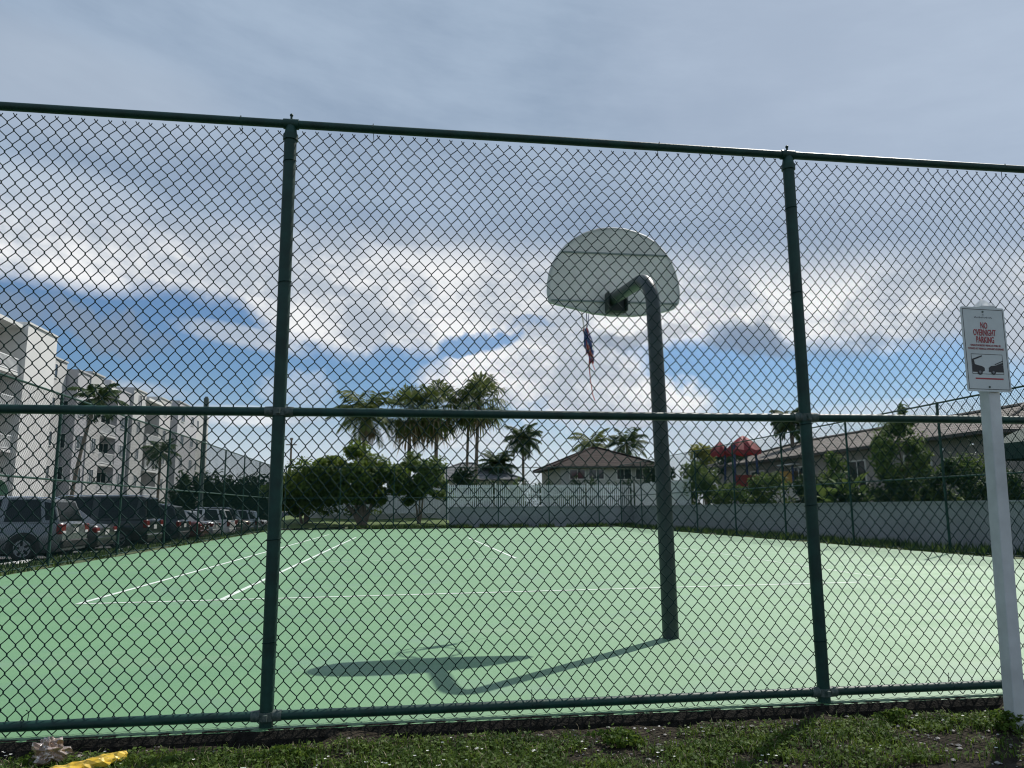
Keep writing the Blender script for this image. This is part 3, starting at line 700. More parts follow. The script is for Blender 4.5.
def feather_palm(loc, label, H, nf, L, seed, group='palms beyond the far end of the court', lean=(0, 0), m='palm', r0=.14, leaf=.6, up=78, down=-35, dead=0):
    rnd = random.Random(seed); t = empty('feather_palm', loc, label, 'palm tree', group); top = palm_trunk(t, H, r0, r0*.7, lean, rnd)
    b = MB()
    for k in range(nf):
        az = k*2.39996+rnd.uniform(-.25, .25); q = (k+.5)/nf
        pinnate(b, top, az, rad(up+(down-up)*q)+rnd.uniform(-.1, .1), L*rnd.uniform(.85, 1.1), rad(75)*rnd.uniform(.8, 1.2), rnd, leaf)
    b.build('crown', M[m], t)
    if dead:
        b = MB()
        for k in range(dead): pinnate(b, top+Vector((0, 0, -.1)), rnd.uniform(0, 6.28), rad(rnd.uniform(-70, -25)), L*rnd.uniform(.6, .85), rad(45), rnd, leaf*.8)
        b.build('dead_fronds', M['dead'], t)
    return t
feather_palm((-2.75, 58, 0), 'tall feather palm with drooping fronds above the broad leafy tree, leftmost of the palms', 8.2, 30, 2.7, 31, dead=6, r0=.2, leaf=.75)
fan_palm((.6, 60, 0), 'left one of two crowded fan palms with a skirt of brown dead fronds', 8.6, 34, 1.5, 32, dead=20, lp=1.3)
fan_palm((2.7, 60.6, 0), 'fan palm with brown skirt just left of the tall twin stemmed palm', 8.9, 34, 1.55, 33, dead=20, lp=1.35)
fan_palm((5.75, 60, .2), 'tall fan palm with bare trunk and round golden green head beside the crowded palms', 9.3, 34, 1.5, 34, dead=10, lp=1.3, lean=(.25, 0), r0=.15)
fan_palm((5.1, 60.8, .2), 'slimmer fan palm standing just behind the tall bare trunked palm', 8.9, 22, 1.1, 35, dead=8, r0=.12, lean=(.2, 0))
feather_palm((11.1, 70, 0), 'dark feather palm standing alone left of the brown roofed house', 7.4, 26, 2.0, 36, m='palm_dark', leaf=.7)
feather_palm((8.5, 68, 0), 'short bushy palm right of the tall fan palms', 4.9, 30, 1.9, 37, m='palm_dark', leaf=.6, up=85, down=-50)
feather_palm((18.2, 72, 0), 'left of the two palms rising behind the brown hip roof', 7.2, 16, 2.3, 38, m='palm', leaf=.7, up=70)
feather_palm((21.6, 72, 0), 'right of the two palms rising behind the brown hip roof', 7.2, 18, 2.4, 39, m='palm_dark', leaf=.75, up=80)
feather_palm((22.3, 41.5, .3), 'dark feather palm behind the right near fence post', 5.7, 18, 1.3, 40, m='palm_dark', leaf=.5, group='palms in the right hand garden')
feather_palm((-20.5, 52, -.3), 'slender leaning palm in front of the apartment block', 8.6, 15, 1.9, 41, m='palm_dark', leaf=.55, lean=(1.0, .4), group='palms in front of the apartment block', r0=.12)
feather_palm((-23.5, 80, -.3), 'dark palm near the far end of the apartment block', 7.2, 15, 2.0, 43, m='palm_dark', leaf=.6, group='palms in front of the apartment block')

def bush(name, loc, label, R, n, size, leafm, seed, group, cat='shrub', stems=5, petals=0):
    rnd = random.Random(seed); t = empty(name, loc, label, cat, group)
    b = MB(); limbs(b, (0, 0, -.1), [((rnd.uniform(-.6, .6)*R[0], rnd.uniform(-.6, .6)*R[1], R[2]*rnd.uniform(1.0, 1.6)), 0) for _ in range(stems)], .025, rnd, .05); b.build('stems', M['trunk'], t)
    b = MB(); leafy(b, (0, 0, R[2]), R, n, size, rnd, 16); b.build('foliage', leafm, t)
    if petals:
        b = MB(); leafy(b, (0, 0, R[2]*1.05), (R[0]*1.02, R[1]*1.02, R[2]), petals, .09, rnd, 18, asp=.9); o = b.build('blossoms', M['petal'], t)
    return t
GB = 'shrubs behind the grey wall on the right'
bush('shrub', (15.6, 38.9, .3), 'yellow green shrub behind the wall, left of the playground', (1.1, 2.3, 1.75), 3600, .20, M['leaf_mid'], 51, GB)
bush('shrub', (15.7, 35.2, .3), 'loose olive shrub in front of the playground', (1.0, 2.2, 1.0), 2400, .20, M['leaf_mid'], 52, GB)
bush('shrub', (15.7, 31.6, .3), 'low mixed shrub right of the playground', (.9, 2.0, 1.2), 2600, .18, M['leaf_mid'], 53, GB)
bush('shrub', (15.9, 28.6, .3), 'dark low shrub behind the right near fence post', (.9, 1.6, 1.15), 2200, .18, M['leaf_dark'], 54, GB)
broad_tree('ornamental_tree', (16.0, 22.9, .3), 'airy fine leaved small tree beside the lime banana leaves', 'small trees behind the grey wall',
    [((0, 0, 2.3), (1.05, 1.15, 1.25), .8, 18), ((.1, -.2, 3.4), (.45, .5, .6), .1, 6), ((0, .1, 1.2), (.8, .9, .6), .12, 7)], [((.3, 0, 3.0), 0), ((-.3, .3, 2.8), 0), ((0, -.4, 2.9), 0), ((.1, .1, 3.6), 0)], .045, 5200, .14, M['leaf_mid'], 55)
broad_tree('ornamental_tree', (20.3, 49.5, .3), 'yellow green tree showing above the shrubs left of the red canopy', 'small trees behind the grey wall',
    [((0, 0, 4.2), (1.5, 1.5, 1.3), .8, 12), ((.2, 0, 3.0), (1.2, 1.2, .9), .2, 6)], [((.3, 0, 4.0), 0), ((-.4, .2, 3.8), 0), ((0, -.3, 4.2), 0)], .09, 2200, .24, M['leaf_yel'], 56)
broad_tree('ornamental_tree', (20.6, 44.5, .3), 'dark rust tinged tree right behind the red canopy', 'small trees behind the grey wall',
    [((-.4, 0, 3.7), (1.4, 1.3, 1.1), 1, 12)], [((.3, 0, 3.2), 0), ((-.6, .2, 3.4), 0)], .08, 1500, .22, M['leaf_dark'], 57)
bush('shrub', (16.0, 20.2, .3), 'flowering shrub with white blossoms beside the sign post', (.85, 1.5, 1.25), 3600, .13, M['leaf_mid'], 58, GB, petals=90)
bush('shrub', (16.3, 18.1, .3), 'rounded grey green shrub at the right edge of the view', (.8, .9, 1.0), 1100, .12, M['leaf_dark'], 59, GB)
bush('shrub', (16.4, 27.0, .3), 'tall mid green shrub between the right near fence post and the banana plant', (.9, 1.3, 1.35), 2400, .17, M['leaf_mid'], 68, GB)
bush('shrub', (15.4, 25.2, .3), 'dark foliage under the lime banana leaves', (.6, 1.2, .8), 800, .16, M['leaf_dark'], 60, GB, petals=12)
bush('shrub', (11.0, 52, .4), 'low shrub by the white picket fence left of the brown roofed house', (1.3, .8, .95), 700, .2, M['leaf_mid'], 61, 'shrubs by the far houses')
bush('shrub', (7.5, 50.2, .3), 'straggly shrub between the white pickets and the short bushy palm', (.8, .6, 1.4), 500, .2, M['leaf_mid'], 62, 'shrubs by the far houses')
bush('shrub', (12.6, 56.0, .5), 'round clipped shrub under the left eave of the brown roofed house', (1.2, .8, 1.25), 700, .2, M['leaf_dark'], 63, 'shrubs by the far houses')
bush('shrub', (16.8, 48.9, .3), 'tall dark shrub behind the far right corner of the grey wall', (1.6, 1.1, 1.9), 3000, .24, M['leaf_dark'], 64, 'shrubs by the far houses')
for i, (x, y, R, l) in enumerate(((-25.5, 54, (1.6, 3.0, 1.2), 'dark hedge clump at the left edge by the balconies'), (-25.0, 64, (1.5, 3.5, 1.3), 'dark shrub mass at the foot of the white pier'), (-25.0, 74, (1.5, 4, 1.4), 'dark shrub mass below the middle of the apartment block'), (-25, 86, (1.5, 4.5, 1.5), 'dark shrub mass near the far end of the apartment block'))):
    bush('shrub', (x, y, -.3), l, R, 1300, .3, M['leaf_dark'], 70+i, 'shrubs along the apartment block')
rnd = random.Random(80); b = MB()
for k in range(9): leafy(b, (-19.8+k*1.02, 75+rnd.uniform(-.3, .3), 1.6), (1.3, .9, 2.6), 2200, .36, rnd, 26)
o = b.build('hedge', M['hedge']); tag(o, 'tall dark green hedge closing the far end of the parking lot', 'hedge')
rnd = random.Random(82); b = MB()
for k in range(16): leafy(b, (5.2+k*1.0, 52.6+rnd.uniform(-.2, .2), 1.5), (.9, .7, 1.65), 480, .24, rnd, 12)
o = b.build('hedge', M['hedge']); tag(o, 'long dark hedge behind the white picket fence in front of the brown roofed house', 'hedge')
rnd = random.Random(81); b = MB()
for k in range(14): leafy(b, (15.35, 17.2+k*.85, 1.3+.25*rnd.random()), (.45, .7, .75), 420, .15, rnd, 9)
o = b.build('hedge', M['hedge']); tag(o, 'low dark hedge directly behind the grey wall on the right', 'hedge')
# bird-of-paradise / banana
t = empty('banana_plant', (15.6, 25.4, .3), 'banana plant with upright lime green paddle leaves behind the grey wall', 'plant'); rnd = random.Random(91)
b = MB(); b2 = MB()
for k in range(26):
    az = rnd.uniform(0, 6.28); el = rad(rnd.uniform(40, 86)); L = rnd.uniform(.8, 1.5); d = Vector((cos(az)*cos(el), sin(az)*cos(el), sin(el)))
    o0 = Vector((rnd.uniform(-.4, .4), rnd.uniform(-.8, .8), 0)); e0 = o0 + d*L; b.tube([o0, e0], [.035, .015], 6)
    s = d.cross(Vector((rnd.uniform(-1, 1), rnd.uniform(-1, 1), 0))).normalized(); p = e0; dd = d.copy(); prev = None; Ll = rnd.uniform(.7, 1.2)
    for j in range(9):
        w = .19*sin(pi*(j+.25)/8.6); row = [p - s*w + Vector((0, 0, .05*w)), p, p + s*w + Vector((0, 0, .05*w))]
        if prev: b2.add(prev+row, [(0,1,4,3), (1,2,5,4)], 0 if k % 5 == 0 else 1, True)
        prev = row; dd = (dd + Vector((cos(az)*.1, sin(az)*.1, -.11))).normalized(); p = p + dd*Ll/8
b.build('stalks', M['leaf_mid'], t); b2.build('leaves', [M['leaf_lime'], M['leaf_mid']], t)

# ================================================================== WALLS AND PICKET FENCES
w = empty('boundary_wall', (2.95, 47.4, 0), 'low grey painted wall running round the far right corner of the court', 'wall')
b = MB(); b.box((5.85, 0, .54), (11.7, .2, 1.36)); b.box((11.6, -22.0, .54), (.2, 43.8, 1.36)); b.build('wall_run', M['wall_grey'], w)
b = MB(); b.box((5.85, 0, 1.235), (11.78, .28, .05)); b.box((11.6, -22.04, 1.235), (.28, 43.8, .05)); b.build('coping', M['wall_grey'], w)
def pickets(name, p0, p1, z0, H, label, step=.115, bay=2.4, wpk=.045, group=None, m='rail_white'):
    p0 = Vector(p0); p1 = Vector(p1); d = p1-p0; L = d.length; r = empty(name, (p0.x, p0.y, z0), label, 'fence', group, math.atan2(d.y, d.x))
    n = int(L/bay)
    for k in range(n+1):
        x = L*k/n; b = MB(); b.box((x, 0, H/2+.03), (.09, .09, H+.06)); b.add([(x+sx*.055, sy*.055, H+.06) for sx, sy in ((-1,-1), (1,-1), (1,1), (-1,1))] + [(x, 0, H+.13)], [(0,1,4), (1,2,4), (2,3,4), (3,0,4)]); b.build('post', M[m], r)
        if k < n:
            b = MB(); x1 = L*(k+1)/n; c = (x+x1)/2
            for zz in (.12, H*.62, H-.10): b.box((c, 0, zz), (x1-x-.09, .035, .05))
            q = x+.12
            while q < x1-.08: b.box((q, 0.03, H/2+.05), (wpk, .022, H-.02)); q += step
            b.build('picket_panel', M[m], r)
    return r
pickets('picket_fence', (2.9, 47.75), (14.6, 47.75), 1.0, 1.55, 'white picket fence standing on the grey wall across the far end', group='white picket fences', step=.13, wpk=.078)
pickets('picket_fence', (14.72, 47.4), (14.72, 38.2), 1.0, 1.55, 'white picket fence on the far part of the right hand wall, turning the corner', step=.13, wpk=.078, group='white picket fences')
pickets('picket_fence', (16.9, 38.4), (16.9, 28.5), .35, 1.75, 'white picket fence along the right garden behind the shrubs', group='white picket fences')
pickets('picket_fence', (-6.5, 56.5), (2.8, 56.5), .75, 1.9, 'white picket fence on the lawn behind the broad leafy tree', group='white picket fences', wpk=.07)
b = MB(); b.box((-.5, 57.2, 1.2), (12, .2, 2.4)); b.box((-.5, 57.2, 2.43), (12.1, .3, .06)); o = b.build('garden_wall', M['white_wall']); tag(o, 'white garden wall behind the lawn and the leafy trees', 'wall')

# ================================================================== HOUSES
def window(parent, x, y, z, w, h, axis, out, gm=None, fm=None, bars=1):
    """a window in a wall; axis 'x' (wall runs along x) or 'y'; out = outward sign"""
    f = MB(); t = .06
    def bx(a0, a1, z0, z1, d0, d1):
        if axis == 'x': f.box(((a0+a1)/2+x, y+out*(d0+d1)/2, (z0+z1)/2), (a1-a0, d1-d0, z1-z0))
        else: f.box((x+out*(d0+d1)/2, (a0+a1)/2+y, (z0+z1)/2), (d1-d0, a1-a0, z1-z0))
    bx(-w/2-t, w/2+t, z+h/2, z+h/2+t, -.05, .05); bx(-w/2-t, w/2+t, z-h/2-t, z-h/2, -.05, .08); bx(-w/2-t, -w/2, z-h/2, z+h/2, -.05, .05); bx(w/2, w/2+t, z-h/2, z+h/2, -.05, .05)
    for k in range(bars): a = -w/2 + w*(k+1)/(bars+1); bx(a-.02, a+.02, z-h/2, z+h/2, .012, .035)
    wo = f.build('window', fm or M['wframe'], parent)
    f = MB(); bx(-w/2, w/2, z-h/2, z+h/2, -.02, .008); f.build('pane', gm or M['glass'], wo)
def hip_roof(x0, x1, y0, y1, ze, zr, axis, inset, th=.12):
    b = MB()
    if axis == 'x': r0, r1 = (x0+inset, (y0+y1)/2, zr), (x1-inset, (y0+y1)/2, zr)
    else: r0, r1 = ((x0+x1)/2, y0+inset, zr), ((x0+x1)/2, y1-inset, zr)
    e = [(x0, y0, ze), (x1, y0, ze), (x1, y1, ze), (x0, y1, ze)]; lo = [(x, y, z-th) for x, y, z in e]
    vs = e + [r0, r1] + lo
    if axis == 'x': fs = [(0,1,5,4), (1,2,5), (2,3,4,5), (3,0,4)]
    else: fs = [(0,1,4), (1,2,5,4), (2,3,5), (3,0,4,5)]
    b.add(vs, fs); b.add(vs, [(9,8,7,6)]); 
    f = MB(); 
    for i in range(4): j = (i+1) % 4; f.add([lo[i], lo[j], e[j], e[i]], [(0,1,2,3)])
    c = MB()
    for p, q in ((e[0], r0), (e[3] if axis == 'x' else e[1], r0), (e[1] if axis == 'x' else e[3], r1), (e[2], r1), (r0, r1)):
        c.tube([Vector(p)+Vector((0, 0, .03)), Vector(q)+Vector((0, 0, .03))], .09, 6)
    return b, f, c
def house(name, label, x0, x1, y0, y1, zb, ze, zr, axis, inset, over, wallm, roofm, wins):
    h_ = empty(name, ((x0+x1)/2, (y0+y1)/2, zb), label, 'house', 'houses around the court'); cx, cy = (x0+x1)/2, (y0+y1)/2
    ze -= zb; zr -= zb; x0 -= cx; x1 -= cx; y0 -= cy; y1 -= cy
    b = MB(); b.box((0, 0, ze/2-.3), (x1-x0, y1-y0, ze+.6-.14)); b.build('wall', wallm, h_)
    b, f, c = hip_roof(x0-over, x1+over, y0-over, y1+over, ze, zr, axis, inset+over)
    ro = b.build('roof', roofm, h_); f.build('fascia', M['fascia'], ro); c.build('ridge_tiles', roofm, ro)
    for (ax, px_, pz, w_, hh, out) in wins:
        if ax == 'x': window(h_, px_-cx, y0 if out < 0 else y1, pz-zb, w_, hh, 'x', out)
        else: window(h_, x0 if out < 0 else x1, px_-cy, pz-zb, w_, hh, 'y', out)
    return h_
house('brown_roof_house', 'low house with brown hip roof and dark windows beyond the far picket fence', 12.1, 19.6, 58, 66, .3, 4.3, 6.0, 'x', 3.4, .65, mat('grey_house_wall', (.38, .38, .36), .85, var=.08, scale=.6), M['roof_brown'],
    [('x', 13.4, 3.7, 1.15, .7, -1), ('x', 14.9, 3.7, 1.15, .7, -1), ('x', 17.1, 3.7, 1.1, .75, -1), ('x', 18.6, 3.7, 1.1, .75, -1)])
house('grey_roof_house', 'pale house with grey hip roof partly hidden behind the fan palms', 1.8, 10.0, 66, 74, .3, 3.6, 5.2, 'x', 3.6, .5, M['cream'], M['roof_grey'],
    [('x', 4.0, 2.6, 1.3, 1.0, -1), ('x', 8.0, 2.6, 1.3, 1.0, -1)])
house('taupe_house', 'long house with a taupe tiled roof behind the shrubs on the right', 19.6, 28.0, 23.0, 46.0, .3, 3.6, 4.95, 'y', 3.2, .6, M['taupe'], M['roof_taupe'],
    [('y', 27.0, 2.5, 1.5, 1.1, -1), ('y', 31.0, 2.5, 1.2, 1.1, -1), ('y', 36.0, 2.5, 1.5, 1.1, -1), ('y', 40.5, 2.5, 1.5, 1.1, -1)])
house('taupe_house', 'nearer house with a taupe roof at the right edge behind the sign', 21.0, 28.5, 6.0, 17.8, .3, 3.2, 4.7, 'y', 3.4, .6, M['taupe'], M['roof_taupe'],
    [('y', 20.0, 2.3, 1.4, 1.1, -1), ('y', 16.5, 2.3, 1.4, 1.1, -1)])
# dark green carport canopy by the near right house
t = empty('shade_canopy', (17.7, 18.4, .3), 'dark green shade canopy on posts at the right edge behind the wall', 'canopy')
b = MB(); 
b.add([(-1.0, -1.6, 2.55), (1.0, -1.6, 2.55), (1.0, 1.6, 2.55), (-1.0, 1.6, 2.55), (0, -1.2, 3.05), (0, 1.2, 3.05), (-1.0, -1.6, 2.1), (1.0, -1.6, 2.1), (1.0, 1.6, 2.1), (-1.0, 1.6, 2.1)],
      [(0,1,4), (1,2,5,4), (2,3,5), (3,0,4,5), (6,7,1,0), (7,8,2,1), (8,9,3,2), (9,6,0,3)]); b.build('cover', mat('dark_green_fabric', (.012, .04, .03), .8), t)
for sx in (-.95, .95):
    for sy in (-1.55, 1.55): b = MB(); b.tube([(sx, sy, -.1), (sx, sy, 2.4)], .04, 8); b.build('leg', M['fence'], t)

# ================================================================== PLAYGROUND
t = empty('play_structure', (17.9, 38.9, .3), 'playground tower with a red domed canopy, blue posts and an ochre panel', 'playground tower')
def canopy(cx, cy, R, z0, hh):
    b = MB(); n = 16; rows = []
    for j in range(6):
        q = j/5; r = R*(1-q); z = z0 + hh*(.55*q + .45*sin(q*pi/2))
        rows.append([(cx + r*(1-.10*(k % 2))*cos(k*2*pi/n), cy + r*(1-.10*(k % 2))*sin(k*2*pi/n), z - .10*(k % 2)*(1-q)) for k in range(n)])
    rows.insert(0, [(x, y, z-.22) for x, y, z in rows[0]])
    vs = [p for r in rows for p in r]
    b.add(vs, [(j*n+k, j*n+(k+1) % n, (j+1)*n+(k+1) % n, (j+1)*n+k) for j in range(6) for k in range(n)])
    b.build('canopy', M['canopy'], t)
canopy(.1, -.2, .95, 3.85, .75); canopy(-.7, 1.0, .55, 3.85, .5)
for sx in (-.72, .72):
    for sy in (-.72, .72): b = MB(); b.tube([(sx, sy, -.1), (sx*.8, sy*.8, 4.05)], .06, 10); b.build('post', M['blue_steel'], t)
b = MB(); b.box((0, 0, 1.35), (1.9, 1.9, .1)); b.build('deck', M['blue_steel'], t)
b = MB(); b.box((0, -.95, 2.05), (1.5, .06, .85), bev=.02); b.build('panel', M['red_plastic'], t)
b = MB(); b.box((1.55, -2.2, 2.15), (.06, 1.1, .9), bev=.02, rz=rad(60)); b.build('panel', M['yel_plastic'], t)
b = MB(); 
for k in range(8):
    a0, a1 = k/8, (k+1)/8; f = lambda a: (1.6+.3*a, -1.0-2.2*a, 1.35*(1-a)**1.3+.1)
    p, q = f(a0), f(a1)
    for (dx, dz) in ((-.3, .25), (0, 0), (.3, .25)): pass
    b.quad((p[0]-.3, p[1], p[2]), (p[0]+.3, p[1], p[2]), (q[0]+.3, q[1], q[2]), (q[0]-.3, q[1], q[2]))
    for s in (-.3, .3): b.box(((p[0]+q[0])/2+s, (p[1]+q[1])/2, (p[2]+q[2])/2+.1), (.04, abs(q[1]-p[1])+.03, .24))
b.build('slide', M['yel_plastic'], t)
for sy in (-1.75, -2.75): b = MB(); b.tube([(1.45, sy, -.1), (1.45, sy, 2.9)], .055, 8); b.build('post', M['blue_steel'], t)
b = MB(); b.box((1.5, -2.25, 2.92), (.5, 1.5, .07), bev=.02); b.build('roof_bar', M['white_plastic'], t)
b = MB(); b.sphere((1.3, -3.6, 1.55), .3, 12, 8, sq=(1, 1.4, .6)); b.build('play_bubble', M['white_plastic'], t)

# ================================================================== APARTMENT BLOCK
def apartment(loc, label, segs, x_back, storey, floors):
    a = empty('apartment_block', loc, label, 'apartment building', 'apartment blocks left of the parking lot'); ox, oy, oz = loc
    for (y0, y1, xf, zt, kind) in segs:
        y0 -= oy; y1 -= oy; xf -= ox; zt -= oz; xb = x_back-ox
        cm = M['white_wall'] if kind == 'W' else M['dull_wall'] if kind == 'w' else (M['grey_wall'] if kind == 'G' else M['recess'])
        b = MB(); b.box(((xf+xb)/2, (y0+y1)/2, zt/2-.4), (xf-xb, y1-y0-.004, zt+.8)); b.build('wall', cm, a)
        if kind != 'B': b = MB(); b.box(((xf+xb)/2+.05, (y0+y1)/2, zt+.06), (xf-xb+.1, y1-y0+.02, .14)); b.build('parapet', cm, a)
        L = y1-y0
        for f in range(floors):
            zc = .4 + f*storey + 1.55
            if zc + .8 > zt: break
            if kind in 'wG':
                n = max(1, int(L/3.2))
                for k in range(n): window(a, xf, y0+L*(k+.5)/n, zc, .95 if kind == 'w' else 1.3, 1.15, 'y', 1)
                if kind == 'G' : window(a, (xf+ (xf-2.2))/2, y0, zc, .9, 1.2, 'x', -1)
            if kind == 'B':
                depth = 1.9
                s = MB(); s.box((xf+depth/2, (y0+y1)/2, zc-1.65), (depth, L-.03, .2)); bal = s.build('balcony', M['white_wall'], a)
                s = MB(); x = xf+depth-.06
                s.box((x, (y0+y1)/2, zc-.52), (.06, L-.06, .07)); s.box((x, (y0+y1)/2, zc-1.44), (.06, L-.06, .06))
                q = y0+.1
                while q < y1-.06: s.box((x, q, zc-.98), (.035, .04, .9)); q += .16
                s.build('railing', M['rail_white'], bal)
                s = MB(); s.box((xf+.03, (y0+y1)/2, zc-.45), (.06, L*.62, 2.0)); s.build('sliding_door', M['glass'], bal)
        if kind == 'B':
            s = MB(); s.box((xf+.95, (y0+y1)/2, zt-.14), (1.9, L-.03, .28)); s.build('roof_slab', M['white_wall'], a)
    return a
apartment((-30, 62, -.5), 'nearer white apartment block with recessed balconies and dark openings at the left edge', [
    (44.4, 48.4, -28, 15.1, 'W'), (48.4, 52.3, -30.2, 15.0, 'B'), (52.4, 56.4, -28, 15.1, 'W'), (56.4, 61.1, -30.2, 15.0, 'B'), (61.1, 66.1, -28, 15.15, 'W'), (66.1, 70.8, -29.0, 13.9, 'w')], -41, 2.85, 5)
apartment((-30, 95, -.5), 'farther apartment block with grey bays and small square windows beyond the nearer white block', [
    (71.0, 73.6, -28.1, 13.3, 'G'), (73.6, 76.6, -28.0, 13.6, 'w'), (76.6, 81.5, -30.2, 13.2, 'B'), (81.5, 85, -28.3, 13.2, 'G'), (85, 89, -28.0, 13.9, 'w'), (89, 94, -29.6, 13.5, 'B'), (94, 98.3, -28.0, 14.2, 'w'),
    (98.3, 100, -29, 13.5, 'G'), (100, 109, -27.6, 14.6, 'G'), (109, 117, -28.0, 14.5, 'w')], -41, 2.85, 5)
# rooftop plant on the blocks
for (x, y, z, l) in ((-33, 69, 13.9, 'grey rooftop unit on the step of the nearer white block'), (-31.5, 87.2, 13.9, 'grey rooftop unit on the farther apartment block')):
    b = MB(); b.box((0, 0, .55), (1.3, 1.6, 1.0), bev=.03); b.box((0, 0, 1.1), (1.0, 1.2, .1)); b.tube([(0, 0, 1.14), (0, 0, 1.2)], .4, 12); o = b.build('rooftop_unit', M['grey_wall'], None, (x, y, z)); tag(o, l, 'air conditioner', 'rooftop units')
# covered walkway arch by the balconies
t = empty('street_lamp', (-14.6, 60, -.5), 'tall thin grey lamp post rising beside the end of the apartment block', 'street lamp')
b = MB(); b.tube([(0, 0, 0), (0, 0, 9.0), (0, 0, 10.1)], [.17, .13, .12], 10); b.build('pole', M['clamp'], t)
for s in (-1, 1):
    b = MB(); b.tube([(0, 0, 8.9), (s*.9, 0, 9.0)], .035, 6); arm = b.build('arm', M['clamp'], t)
    b = MB(); b.box((s*1.2, 0, 9.0), (.65, .28, .12), bev=.03); b.build('lamp_head', M['clamp'], arm)
b = MB(); b.box((0, 0, 9.55), (.32, .3, .9), bev=.03); b.build('transformer_box', M['clamp'], t)
t = empty('utility_pole', (-11.3, 82, -.5), 'thin distant pole with a small crossarm above the leafy trees', 'pole')
b = MB(); b.tube([(0, 0, 0), (0, 0, 9.0)], [.14, .09], 8); b.build('shaft', M['trunk'], t); b = MB(); b.box((0, 0, 8.3), (1.1, .1, .1)); b.box((.0, 0, 8.9), (.3, .1, .2)); b.build('crossarm', M['trunk'], t)
# green dome awning by the balconies on the left
t = empty('entrance_awning', (-26.5, 53.4, -.3), 'pale green arched entrance awning below the balconies', 'awning')
b = MB(); N_ = 10; vs = []
for i in range(2):
    for k in range(N_+1): a = pi*k/N_; vs.append((1.1*i, 1.5*cos(a), 2.5+1.0*sin(a)))
b.add(vs, [(k, k+1, N_+2+k, N_+1+k) for k in range(N_)]); b.build('cover', mat('pale_green_canvas', (.16, .33, .24), .8), t)
for sy in (-1.45, 1.45): b = MB(); b.tube([(1.05, sy, -.2), (1.05, sy, 2.55)], .05, 8); b.build('post', M['rail_white'], t)

# ================================================================== FOREGROUND: grass, gravel, litter
rnd = random.Random(101)
def gz(x, y): return -.058 + soil_z(x, y)
def dens(x, y):
    d = noise.noise((x*1.3, y*2.2, 7))*1.5 + noise.noise((x*4.5, y*5.5, 8))*1.1
    edge = (4.29-y)/.10            # bare dark soil strip under the slab
    return max(0, min(1, .68 + d)) * max(0, min(1, edge)) * (.25 if (x > 2.6 and y < 4.02) else 1)
b = MB(); cnt = 0
while cnt < 46000:
    x, y = (rnd.uniform(-3.3, 4.2), rnd.uniform(3.6, 4.30)) if rnd.random() < .82 else (rnd.uniform(-5.5, 6.5), rnd.uniform(2.4, 4.3))
    if rnd.random() > dens(x, y): 
        if rnd.random() > .04: continue
    cnt += 1; z = gz(x, y); a = rnd.uniform(0, 6.28); 
    if rnd.random() < .55:
        h_ = rnd.uniform(.02, .055); w_ = rnd.uniform(.002, .0035); l = h_*rnd.uniform(.3, .9); dx, dy = cos(a), sin(a); mi = 1 if rnd.random() < .14 else 0
        p1 = Vector((x+dx*l*.35, y+dy*l*.35, z+h_*.65)); p2 = Vector((x+dx*l, y+dy*l, z+h_))
        s = Vector((-dy, dx, 0))*w_
        b.add([Vector((x, y, z))-s, Vector((x, y, z))+s, p1+s*.8, p1-s*.8, p2], [(0,1,2,3), (3,2,4)], mi)
    else:            # small round weed leaves
        h_ = rnd.uniform(.008, .040); s = rnd.uniform(.006, .014); c = Vector((x, y, z+h_)); n = Vector((rnd.uniform(-.6, .6), rnd.uniform(-.6, .6), 1)).normalized(); u = n.orthogonal().normalized(); v_ = n.cross(u)
        b.add([c-u*s, c+v_*s*.8, c+u*s, c-v_*s*.8], [(0,1,2,3)], 0)
tag(b.build('grass', [M['grass'], M['straw']]), 'short weedy grass on the verge below the near fence', 'grass', kind='stuff')
b = MB()
for k in range(26000):
    q = rnd.random()
    if q < .45: x, y, z0 = rnd.uniform(13.08, 14.4), rnd.uniform(8, 47)**1, 0.0
    elif q < .75: x, y, z0 = rnd.uniform(-3, 14.4), rnd.uniform(46.02, 47.28), .03
    else: x, y, z0 = rnd.uniform(-8.4, -7.08), rnd.uniform(9, 47), 0.0
    if noise.noise((x*1.2, y*.8, 11)) < -.12: continue
    z = z0 + bumps(x, y) - .01; a = rnd.uniform(0, 6.28); h_ = rnd.uniform(.05, .20)*(1.5 if q < .75 else .8); w_ = rnd.uniform(.012, .03); l = h_*rnd.uniform(.1, .6)
    p = Vector((x, y, z)); s = Vector((-sin(a), cos(a), 0))*w_
    b.add([p-s, p+s, p+Vector((cos(a)*l, sin(a)*l, h_))], [(0,1,2)], 1 if rnd.random() < .3 else 0)
tag(b.build('grass_tufts', [M['leaf_dark'], M['leaf_mid']]), 'ragged dark grass tufts along the far and side verges of the court', 'grass', kind='stuff')
ico = [(0,0,1), (.9,0,.3), (.28,.85,.3), (-.72,.53,.3), (-.72,-.53,.3), (.28,-.85,.3), (0,0,-.6)]
b = MB()
for k in range(3200):
    x = rnd.uniform(-4.5, 5.5); y = rnd.uniform(3.0, 4.34)
    if dens(x, y) > .55 and rnd.random() < .75: continue
    r = rnd.choice((.004, .005, .006, .009, .013)) * rnd.uniform(.7, 1.4); a = rnd.uniform(0, 6.28); sx, sy = rnd.uniform(.7, 1.4), rnd.uniform(.7, 1.3)
    vs = [Vector((x+r*(p[0]*cos(a)*sx - p[1]*sin(a)*sy), y+r*(p[0]*sin(a)*sx+p[1]*cos(a)*sy), gz(x, y)+r*.4+r*p[2]*.7)) for p in ico]
    b.add(vs, [(0,1,2), (0,2,3), (0,3,4), (0,4,5), (0,5,1), (6,2,1), (6,3,2), (6,4,3), (6,5,4), (6,1,5)])
